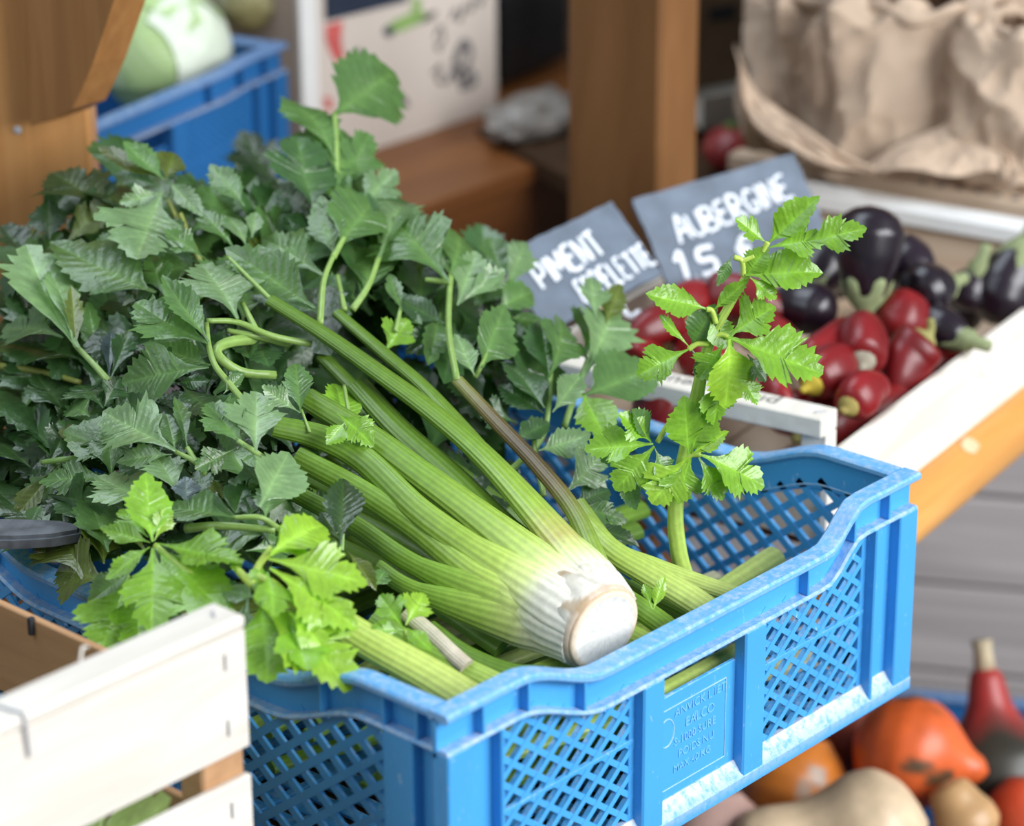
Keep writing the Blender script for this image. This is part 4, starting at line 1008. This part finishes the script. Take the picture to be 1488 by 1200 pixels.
# ------------------------------------------------------------------ pumpkins in a low blue crate
ZP = -.30
pk = atz(1290, 1010, ZP+.03)
pbM = rotz((pk[0]-.28, pk[1]-.42, ZP-.16), 4)
pb = thing('vegetable_crate', 'deep blue crate of squashes low on the right below the celery', 'crate', pbM)
rimq = W(1400, 992, 3.20)
pbM = rotz((0, 0, 0), -42); ang = math.atan2(wdir[1], wdir[0]); pbM = frame((rimq[0]-.42*wdir[0]+.44*wdir[1], rimq[1]-.42*wdir[1]-.44*wdir[0], rimq[2]-.20), wdir, (-wdir[1], wdir[0], 0))
pb.matrix_basis = Matrix(pbM.tolist())
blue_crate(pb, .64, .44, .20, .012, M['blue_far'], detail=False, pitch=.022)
def squash(name, label, c, r, axis, prof, colf, stem=None, sides=48, lob=0, lamp=.0, cat='squash'):
    c = np.asarray(c, float); ax = np.asarray(axis, float); ax /= np.linalg.norm(ax)
    ref = np.array([.31, .2, .93]) if abs(ax[2]) < .9 else EX
    m = frame(c, np.cross(ref, ax), np.cross(ax, np.cross(ref, ax))); m[:3, 2] = ax
    t = thing(name, label, cat, frame(c, EX, EY), 'squashes in the low blue crate')
    mb = MB(); z, q = zip(*prof); zz = np.linspace(z[0], z[-1], 36)
    from math import cos
    rr = np.interp(zz, z, q); k = np.array([.25, .5, .25]); rr[1:-1] = np.convolve(rr, k, 'same')[1:-1]; rr[1:-1] = np.convolve(rr, k, 'same')[1:-1]
    mb.lathe([(max(1e-4, a*r), b*r) for a, b in zip(rr, zz)], sides, m, colf, (lambda th, q_: 1+lamp*np.cos(lob*th)) if lob else None)
    mb.build('skin', M['squash'], t, world=True, angle=180)
    if stem:
        mb = MB(); zt_ = prof[-1][0]*r
        mb.lathe([(stem[0], zt_-.008), (stem[0]*.8, zt_+stem[1]*.5), (stem[0]*.95, zt_+stem[1])], 12, m, (.50, .42, .28)); mb.build('stem', M['calyx'], t, world=True, angle=180)
    return t
ball = [(-1, .02), (-.97, .22), (-.8, .6), (-.5, .86), (-.1, 1), (.3, .95), (.6, .78), (.85, .5), (1.05, .30), (1.3, .20), (1.36, .02)]
def kuri(base, streak):
    base = np.array(base); streak = np.array(streak)
    def f(th, t):
        w = np.clip((np.cos(th*3+1+t*2)+np.cos(th*5-t*6)+.5*np.cos(th*11+t*17)-1.05)*1.6, 0, 1)*(.2 < t < .8)
        return base*(1-w[:, None])+streak*w[:, None]
    return f
dR = RT*1.0
squash('squash', 'bright orange squash with a tapered neck pointing right and dark streaks', W(1322, 1094, 2.93), .060, RT*1.0-UP*.22-_w*.3, ball, kuri((.72, .13, .03), (.10, .06, .03)))
squash('squash', 'dark green squash with a red neck and pale stem standing at the back', W(1448, 1112, 3.02), .070, UP*1.0-RT*.12, [(-1, .02), (-.9, .5), (-.6, .85), (-.1, 1), (.3, .88), (.62, .52), (.9, .34), (1.25, .27), (1.50, .22), (1.54, .02)],
       lambda th, t: np.array([.045, .042, .032])+np.outer(np.clip((t-.56+.05*np.cos(th*4))/.20, 0, 1), np.array([.36, .0, .004])), (.012, .025))
but = [(-1, .02), (-.96, .25), (-.75, .68), (-.35, .98), (.1, .96), (.5, .78), (.9, .68), (1.4, .72), (1.8, .68), (2.0, .42), (2.08, .02)]
squash('butternut_squash', 'large cream butternut lying across the front of the low blue crate', W(1255, 1212, 2.80), .064, -RT*1.0-UP*.20, but, (.72, .55, .36), (.010, .015))
squash('squash', 'orange-brown squash with a grey scar, left of the bright orange one', W(1150, 1140, 2.95), .058, UP*1.0+RT*.3, ball[:9]+[(.92, .02)], kuri((.60, .19, .03), (.42, .30, .22)))
squash('squash', 'red-brown squash in shade behind the bright orange one', W(1228, 1075, 3.05), .055, UP*1.0+RT*.2, ball[:9]+[(.92, .02)], kuri((.36, .07, .03), (.1, .05, .03)))
squash('butternut_squash', 'small tan butternut leaning to the right of the cream one', W(1402, 1190, 2.86), .034, UP*.9-RT*.5, but[:7]+[(1.2, .5), (1.25, .02)], (.52, .31, .14))
squash('squash', 'red-orange squash at the right edge below the dark one', W(1492, 1190, 2.92), .045, UP, ball[:9]+[(.92, .02)], kuri((.62, .08, .03), (.4, .05, .02)))
squash('squash', 'pale pink squash half hidden under the corner of the celery crate', W(1042, 1225, 2.85), .055, UP, ball[:9]+[(.92, .02)], kuri((.55, .36, .31), (.5, .3, .25)))

# ------------------------------------------------------------------ back left: post, curved bracket, blue crate with cabbages
def quadframe(TLpx, d, deg): return rotz(W(*TLpx, d), deg)
pp = W(131, 200, 2.72)
p1 = thing('wooden_post', 'orange pine post behind the celery at the left', 'post', rotz((pp[0], pp[1], 0), -48))
bx(p1, 'post_shaft', (-.16, 0, -.9), (0, .05, .9), M['pine'], .003)
mb = MB(); q = PL(33, 88, np.array([math.sin(rad(48)), math.cos(rad(48)), 0]), 0)
for (x, z_) in ((-.068, .372), (-.040, .268)):
    mb.lathe([(.003, 0), (.004, .001), (.0025, .002)], 10, frame((x, -.0005, z_), EX, EZ))
mb.build('nail', M['wire'], p1)
bd = 2.62
def bp(px, py): return PL(px, py, EX, W(100, 90, bd)[0])
b0 = bp(40, 180)
br = thing('bracket', 'curved brown wooden brace fixed in front of the pine post', 'bracket', frame((b0[0], b0[1], b0[2]), EX, EY))
outl = [(36, -60), (185, -60), (166, 0), (150, 48), (134, 95), (118, 132), (105, 158), (82, 170), (45, 183)]
P2 = [bp(x, y)-b0 for x, y in outl]
mb = MB(); mb.prism([(p[1], p[2]) for p in P2], 0, .040, frame((0, 0, 0), EY, EZ)); o = mb.build('bracket_board', M['bracket'], br, smooth=False)
# blue crate 13 degrees round
bR = W(418, 62, 3.22); a13 = 13.6; cu13 = np.array([math.cos(rad(a13)), math.sin(rad(a13)), 0])
bc = thing('vegetable_crate', 'royal blue crate with cabbages on the back shelf', 'crate', rotz((bR[0]-.56*cu13[0], bR[1]-.56*cu13[1], bR[2]-.20), a13))
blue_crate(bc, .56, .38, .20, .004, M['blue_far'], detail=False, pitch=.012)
cs_ = thing('shelf', 'shelf board under the royal blue cabbage crate', 'shelf', bc.matrix_basis)
bx(cs_, 'shelf_board', (.06, .03, -.03), (.565, .40, -.0005), M['pine_x'], .002)
bx(cs_, 'leg', (.2, .1, -.9), (.26, .16, -.0305), M['brown'], .002)
def cabbage(label, c, r, colr, seed, white_side):
    t = thing('cabbage', label, 'cabbage', frame(c, EX, EY), 'cabbages in the back crate')
    rng = random.Random(seed); colr = np.array(colr)
    def leafshell(name, rr, dirv, wide, cc):
        dirv = np.asarray(dirv, float); dirv /= np.linalg.norm(dirv)
        ref = EZ if abs(dirv[2]) < .9 else EX
        x = np.cross(ref, dirv); x /= np.linalg.norm(x); y = np.cross(dirv, x)
        nu, nv = 22, 22; V = []; C = []
        for i in range(nu):
            for j in range(nv):
                a = (i/(nu-1)-.5)*2*wide; b = (j/(nv-1)-.5)*2*wide
                d = dirv*math.cos(a)*math.cos(b)+x*math.sin(a)+y*math.sin(b)*math.cos(a); d /= np.linalg.norm(d)
                vein = max(math.exp(-(a/.07)**2), .7*math.exp(-((((b+abs(a)*.9)*4) % 1-.5)/.10)**2))
                k = rr*(1+.012*math.sin(9*a+seed)*math.sin(8*b)+.015*vein+.02*max(0, max(abs(a), abs(b))/wide-.75)*4)
                V.append(c+d*k); C.append(cc*(1-.6*vein)+np.array([.72, .80, .60])*.6*vein)
        mb = MB(); mb.grid(np.array(V), nu, nv, np.array(C)); return mb.build(name, M['cabbage'], t, world=True, angle=180)
    mb = MB(); th = np.linspace(-1, 1, 20)
    mb.lathe([(max(1e-4, .97*r*math.sqrt(max(0, 1-z*z))), .97*r*z) for z in th], 32, frame(c, EX, EY), colr); mb.build('heart', M['cabbage'], t, world=True, angle=180)
    leafshell('leaf', r, TOCAM*.9+UP*.35-RT*.55, .95, colr*1.0)
    leafshell('leaf', r*1.015, TOCAM*.6+RT*.9+UP*.3, .8, np.array(white_side))
    leafshell('leaf', r*1.01, UP*1.0+TOCAM*.1, .8, colr*1.1)
    return t
cabbage('pale green cabbage with a white ribbed leaf, behind the pine post', W(238, 78, 3.22), .076, (.36, .50, .20), 1, (.66, .72, .58))
cabbage('yellowish cabbage in the rear corner of the back crate', W(362, -12, 3.46), .050, (.34, .30, .13), 2, (.34, .30, .13))
cabbage('dull green cabbage at the top left behind the wooden brace', W(120, -20, 3.2), .07, (.30, .42, .18), 3, (.40, .50, .3))

# printed vegetable box
fR = W(722, 138, 3.72); a14 = 1.5; cu14 = np.array([math.cos(rad(a14)), math.sin(rad(a14)), 0]); nf = np.array([math.sin(rad(a14)), -math.cos(rad(a14)), 0])
fL = PL(440, 150, nf, nf@fR); bw = float(np.linalg.norm((fL-fR)[:2])); 
zb0 = W(535, 200, dep(fL)+.10)[2]
zb0 = PL(530, 222, nf, nf@fR)[2]
pr = thing('printed_box', 'white vegetable box with green, red and black prints on the back shelf', 'box', rotz((fL[0], fL[1], zb0), a14))
ph = .26
mb = MB(); r_ = .02
pts = [(0, 0)]+[(bw-r_+r_*math.sin(q), r_-r_*math.cos(q)) for q in np.linspace(0, math.pi/2, 6)]+[(bw, ph), (0, ph)]
mb.prism(pts, 0, .006, frame((0, .006, 0), EX, EZ)); fp = mb.build('front_panel', M['print_face'], pr, smooth=False)
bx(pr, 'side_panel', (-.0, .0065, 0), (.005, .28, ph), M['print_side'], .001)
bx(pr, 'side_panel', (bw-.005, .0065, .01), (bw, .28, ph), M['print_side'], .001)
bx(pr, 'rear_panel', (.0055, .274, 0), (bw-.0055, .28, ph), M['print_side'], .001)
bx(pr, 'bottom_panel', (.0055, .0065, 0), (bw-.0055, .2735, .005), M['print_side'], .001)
bx(pr, 'corner_strip', (-.002, -.003, 0), (.026, -.0002, ph), M['white_paint'], .001)
prM = np.array(pr.matrix_basis)
def onface(px, py):
    q = PL(px, py, nf, nf@fR); return xf(q[None], np.linalg.inv(prM))[0]
def flat(name, pxs, mat, off=.0012):
    P = [onface(*q) for q in pxs]
    mb = MB(); mb.prism([(p[0], p[2]) for p in P], 0, off, frame((0, 0, 0), EX, EZ)); return mb.build(name, mat, fp, smooth=False)
def scribble(name, pxs, mat, r):
    P = catmull([onface(*q)*np.array([1, 0, 1]) for q in pxs], 10*len(pxs)); mb = MB(); mb.tube(P, r, 8, up=(0, -1, 0), flat=.3); return mb.build(name, mat, fp)
flat('dark_print_band', [(470, -30), (600, -30), (590, 2), (472, 31)], M['ink_navy'])
flat('red_print', [(473, 37), (497, 30), (495, 62), (500, 84), (487, 90), (478, 72), (473, 58)], M['ink_red'])
flat('red_print', [(470, 140), (480, 142), (482, 160), (472, 158)], M['ink_red'])
flat('grey_print', [(505, 80), (520, 70), (545, 92), (530, 108), (515, 95)], M['ink_grey'])
flat('grey_print', [(566, 130), (575, 126), (594, 150), (588, 158)], M['ink_grey'])
flat('green_vegetable_print', [(560, 40), (572, 30), (598, 18), (600, -5), (610, -5), (612, 18), (624, 22), (605, 36), (585, 44), (566, 50)], M['ink_green'])
flat('dark_tip_print', [(556, 48), (560, 38), (570, 40), (571, 48), (564, 54)], M['ink_navy'], .0018)
flat('dark_tip_print', [(606, 34), (624, 18), (634, 16), (626, 28)], M['ink'], .0018)
for pa, rr in (([(655, 30), (662, 14), (668, 30), (676, 8), (684, 16), (690, -2), (698, 6), (704, -6)], .0022), ([(632, 56), (640, 38), (644, 58), (634, 68), (640, 72)], .0022), ([(628, 108), (640, 96), (636, 116), (646, 120)], .0024)):
    scribble('black_print_stroke', pa, M['ink'], rr)
for pa in ([(658, 96), (672, 62), (684, 74), (676, 100), (662, 92), (680, 60)], [(650, 120), (660, 104), (672, 118), (684, 106), (690, 120), (668, 128)]):
    scribble('ink_drawing', pa, M['ink_grey'], .005)
# black crate behind it
bk = thing('black_crate', 'black plastic crate beside the printed box on the back shelf', 'crate', rotz((*W(730, 122, 3.80)[:2], W(730, 122, 3.80)[2]), 10))
for lo, hi in (((0, 0, 0), (.006, .25, .2)), ((.16, 0, 0), (.166, .25, .2)), ((.0065, 0, 0), (.1595, .006, .2)), ((.0065, .244, 0), (.1595, .25, .2)), ((.0065, .0065, 0), (.1595, .2435, .005))):
    bx(bk, 'wall_panel', lo, hi, M['black_plastic'], .001)
mb = MB()
for z in (.05, .09, .13, .17): mb.box((-.002, -.003, z), (.168, -.0003, z+.006), .001)
mb.build('rib', M['black_plastic'], bk)
# shelving: rail under the printed box, fronts, post
ps = PL(830, 200, np.array([1.0, 0, 0]), W(830, 200, 3.05)[0]); pz = W(958, 200, 3.0)
p2 = thing('wooden_post', 'brown pine post in the middle of the back shelving', 'post', rotz((pz[0], pz[1], 0), 6))
bx(p2, 'post_shaft', (0, 0, -.9), (.075, .118, .9), M['brown'], .004)
sh = thing('back_shelf', 'brown wooden shelf unit behind the celery carrying the boxes', 'shelf', rotz((fL[0], fL[1], zb0), a14))
bx(sh, 'shelf_board', (-.04, -.20, -.022), (.62, .34, -.0005), M['pine_x'], .002)
bx(sh, 'front_board', (-.04, -.19, -.10), (.62, -.17, -.0225), M['pine_x'], .002)
bx(sh, 'lower_board', (-.04, -.18, -.52), (.62, -.162, -.101), M['pine_x'], .002)
bx(sh, 'leg', (.02, .045, -.9), (.08, .10, -.0225), M['brown'], .002)
bg = W(775, 172, 3.60)
bag = thing('plastic_bag', 'grey crumpled plastic bag lying by the brown post', 'bag', rotz((bg[0], bg[1], bg[2]-.02), 10))
mb = MB(); V = []
nu = nv = 26
for i in range(nu):
    for j in range(nv):
        th_, ph_ = math.pi*i/(nu-1), 2*math.pi*j/(nv-1)
        d = np.array([math.sin(th_)*math.cos(ph_), math.sin(th_)*math.sin(ph_), math.cos(th_)])
        k = 1+.25*mnoise.noise(Vector(d*3)); V.append(d*np.array([.085, .05, .028])*k+np.array([0, 0, .022]))
mb.grid(np.array(V), nu, nv); mb.build('film', M['glass_grey'], bag, angle=40)
# dark cardboard box with a hand slot, grey tray and red crate edge beyond the post
cb = W(1010, 130, 3.62)
cbx = thing('cardboard_box', 'dark brown box with a black hand slot, in shade behind the paper bags', 'box', rotz((cb[0], cb[1], cb[2]), -20))
bx(cbx, 'front_panel', (0, 0, 0), (.22, .006, .18), M['card_and_shade'], .001)
bx(cbx, 'side_panel', (0, .0065, 0), (.006, .20, .18), M['card_and_shade'], .001)
bx(cbx, 'side_panel', (.214, .0065, 0), (.22, .20, .18), M['card_and_shade'], .001)
bx(cbx, 'hand_slot', (.018, -.001, .085), (.058, .0005, .103), M['black_plastic'], .0003)
ty = W(1020, 190, 3.52)
tr = thing('tray', 'pale grey tray edge under the dark cardboard box', 'tray', rotz((ty[0], ty[1], ty[2]), -20))
bx(tr, 'tray_side', (0, 0, 0), (.16, .005, .044), M['grey_tray'], .001); bx(tr, 'tray_base', (0, .0055, 0), (.16, .15, .005), M['grey_tray'], .001)
tm = W(1062, 216, 3.42)
tmt = thing('tomato', 'dark red tomato just visible below the grey tray', 'tomato', frame(tm, EX, EY))
mb = MB(); th = np.linspace(-1, 1, 16); mb.lathe([(max(1e-4, .034*math.sqrt(1-z*z)), .028*z) for z in th], 24, frame(tm, EX, EY), (.28, .03, .03)); mb.build('skin', M['pepper'], tmt, world=True, angle=180)
mb = MB(); mb.lathe([(.002, .026), (.01, .028), (.003, .034)], 10, frame(tm, EX, EY), (.1, .15, .04)); mb.build('calyx', M['calyx'], tmt, world=True)
# support under box/tray/tomato
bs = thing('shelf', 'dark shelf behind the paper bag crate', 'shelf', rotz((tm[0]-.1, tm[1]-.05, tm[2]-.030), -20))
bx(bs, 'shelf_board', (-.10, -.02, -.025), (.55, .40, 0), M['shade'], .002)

# ------------------------------------------------------------------ crate with kraft paper bags, upper right
KC = PC+Uu*(LU+.01)
kM = rotz(KC, A10)
kc = thing('wooden_crate', 'wooden crate lined with crumpled brown paper at the upper right', 'crate', kM)
KZ = .066; KT = .193
r1p = atz(1080, 212, KT); r2p = atz(1488, 318, KT)
kl = xf(np.array([r1p, r2p]), np.linalg.inv(kM)); 
ku = max(.006, float(kl[:, 0].mean())); kv1 = float(kl[0, 1]); 
bx(kc, 'end_rail', (ku, -.02, KT-.020), (ku+.030, kv1, KT), M['knotty'], .0015, 'end rail with faint print')
bx(kc, 'end_board', (ku+.004, -.015, KZ), (ku+.010, kv1-.005, KT-.0205), M['knotty'], .001)
bx(kc, 'side_board', (ku+.0305, -.02, KZ), (ku+.40, -.013, KT-.03), M['pale'], .001)
bx(kc, 'side_board', (ku+.0305, kv1-.008, KZ), (ku+.40, kv1, KT-.03), M['knotty'], .001)
bx(kc, 'bottom_board', (ku+.0305, -.012, KZ), (ku+.40, kv1-.009, KZ+.006), M['knotty'], .001)
mb = MB()
rr = random.Random(2)
for i in range(9): mb.box((ku+.008+rr.uniform(0, .006), .03+.022*i, KT+.0002), (ku+.020, .038+.022*i, KT+.0008), .0002)
mb.build('faint_print', M['ink_grey'], kc, smooth=False)
def crumple(p, s=1.0, seed=0.0):
    p = Vector((p[0], p[1], p[2]*.55))*s+Vector((seed, seed*.7, 0))
    r1 = 1-abs(mnoise.noise(p*1.0))*2; r2 = 1-abs(mnoise.noise(p*2.3+Vector((5, 1, 2))))*2; r3 = 1-abs(mnoise.noise(p*5.1))*2
    return .72*r1+.26*r2+.05*r3
def bagform(name, label, cpx, d, rx, ry, rz, seed, mat, amp=.22, topopen=True):
    c = W(*cpx, d)
    t = thing(name, label, 'paper bag', frame(c, RT*np.array([1, 1, 0]), _w*np.array([1, 1, 0])), 'brown paper bags in the upper right crate')
    nu, nv = 70, 90; V = []
    for i in range(nu):
        f = i/(nu-1)
        for j in range(nv):
            a = 2*math.pi*j/(nv-1)
            ce = math.copysign(abs(math.cos(a))**.75, math.cos(a)); se = math.copysign(abs(math.sin(a))**.75, math.sin(a))
            z = -1+2*f
            w_ = (1-max(0, -z-.55)**2*2.2)*(1-.10*max(0, z))
            if f > .93: w_ *= 1-(f-.93)*4
            p = np.array([ce*w_, se*w_, z])
            k = 1+amp*(crumple(p, 1.35, seed)-.35)
            # pleats gather towards the mouth
            k += .03*max(0, z)*math.sin(a*6+seed)
            V.append((p[0]*rx*k, p[1]*ry*k, z*rz*(1+.25*amp*crumple(p*1.7, 1.0, seed+3)) + (.012*math.sin(a*7+seed) if f > .9 else 0)))
    mb = MB(); mb.grid(np.array(V), nu, nv); mb.build('paper', mat, t, angle=28)
    # crumpled rolled collar
    P = []
    for j in range(80):
        a = 2*math.pi*j/79; k = .80+.07*math.sin(a*4+seed)+.02*math.sin(a*9)
        P.append((rx*k*math.cos(a), ry*k*math.sin(a), rz*(1.0+.06*math.sin(a*6+seed*2))))
    mb = MB(); mb.tube(P, [.006+.0015*math.sin(j*.9)+.002*math.sin(j*.35) for j in range(80)], 10); mb.build('rolled_edge', mat, t, angle=28)
    return t
bagform('paper_bag', 'large crumpled brown paper bag facing us in the middle of the upper right crate', (1322, 135), 3.20, .105, .075, .105, 1.0, M['kraft'], .36)
bagform('paper_bag', 'brown paper bag on the left side, darker folds, beside the dark cardboard box', (1185, 108), 3.30, .075, .07, .10, 4.2, M['kraft'], .40)
bagform('paper_bag', 'bright brown paper bag cut off by the right edge of the view', (1490, 150), 3.12, .075, .07, .085, 7.7, M['kraft'], .36)
bagform('paper_bag', 'brown paper bag behind the middle one, at the top', (1390, 45), 3.46, .14, .07, .125, 9.1, M['kraft'], .3)
bagform('paper_bag', 'brown paper bag at the top left behind the others', (1190, 50), 3.46, .07, .07, .115, 12.3, M['kraft'], .3)
# liner sheet folded over the rail on the left and front
def sheet(name, rows, mat, seed, amp=.010, parent=None):
    nu, nv = 40, 70; R3 = [catmull([W(*q) for q in row], nv) for row in rows]; V = []
    for i in range(nu):
        f = i/(nu-1)*(len(rows)-1); k = min(int(f), len(rows)-2); t = f-k
        L = R3[k]*(1-t)+R3[k+1]*t
        for j in range(nv):
            V.append(L[j]+TOCAM*amp*crumple((i*.05, j*.055, seed), 1.3, seed)+UP*amp*.35*math.sin(j*.16+seed))
    mb = MB(); mb.grid(np.array(V), nu, nv); return mb.build(name, mat, parent, world=True, angle=30, solid=.0008)
li = thing('paper_liner', 'folded brown paper liner hanging over the edge of the upper right crate', 'paper', frame(W(1200, 220, 3.15), EX, EY))
sheet('paper_sheet', [[(1066, 70, 3.22), (1090, 115, 3.20), (1135, 165, 3.17), (1200, 205, 3.13), (1275, 245, 3.10)], [(1072, 92, 3.19), (1082, 150, 3.17), (1115, 200, 3.14), (1180, 232, 3.11), (1268, 250, 3.09)]], M['kraft'], 1.5, .010, li)
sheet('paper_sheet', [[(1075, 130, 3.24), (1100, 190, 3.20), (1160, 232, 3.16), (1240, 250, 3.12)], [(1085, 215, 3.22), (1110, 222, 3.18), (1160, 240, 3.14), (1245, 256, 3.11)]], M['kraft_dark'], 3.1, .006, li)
sheet('paper_sheet', [[(1240, 250, 3.14), (1320, 205, 3.12), (1400, 165, 3.11), (1450, 150, 3.10)], [(1250, 252, 3.10), (1330, 250, 3.08), (1400, 255, 3.07), (1455, 250, 3.07)]], M['kraft'], 5.0, .008, li)
sheet('paper_sheet', [[(1440, 190, 3.09), (1465, 210, 3.08), (1500, 220, 3.07)], [(1450, 262, 3.07), (1470, 270, 3.06), (1500, 275, 3.06)]], M['kraft'], 6.0, .010, li)

# ------------------------------------------------------------------ light and camera
def area(name, loc, target, size, power, colr):
    l = bpy.data.lights.new(name, 'AREA'); l.shape = 'RECTANGLE'; l.size = size[0]; l.size_y = size[1]; l.energy = power; l.color = colr
    o = bpy.data.objects.new(name, l); col.objects.link(o); o.location = loc
    o.rotation_euler = (Vector(target)-Vector(loc)).to_track_quat('-Z', 'Y').to_euler(); return o
area('daylight_opening', (1.0, -2.9, 1.7), (.35, .3, .1), (3.2, 2.0), 235, (.96, .98, 1.0))
area('sky_bounce', (-2.6, 1.0, 2.6), (.3, .4, .1), (2.0, 2.0), 34, (.80, .90, 1.0))
area('leaf_sheen_fill', (.3, 1.3, 3.2), (.35, .4, .2), (2.6, 1.4), 62, (.80, .90, 1.0))  # added overhead fill, gives the leaves a bluish sheen
w = bpy.data.worlds.new('ambient'); scene.world = w; w.use_nodes = True
bgn = w.node_tree.nodes['Background']; bgn.inputs[0].default_value = (.80, .88, 1.0, 1); bgn.inputs[1].default_value = .34
cd = bpy.data.cameras.new('camera'); cam = bpy.data.objects.new('camera', cd); col.objects.link(cam)
m = np.eye(4); m[:3, 0] = RT; m[:3, 1] = UP; m[:3, 2] = -_w; m[:3, 3] = CAM
cam.matrix_world = Matrix(m.tolist()); cd.sensor_width = 36; cd.sensor_fit = 'HORIZONTAL'; cd.lens = F/1488*36
cd.clip_start = .05; cd.dof.use_dof = True; cd.dof.focus_distance = 2.27; cd.dof.aperture_fstop = 3.4
scene.camera = cam
scene.view_settings.view_transform = 'Standard'; scene.view_settings.look = 'None'; scene.view_settings.exposure = 0.0
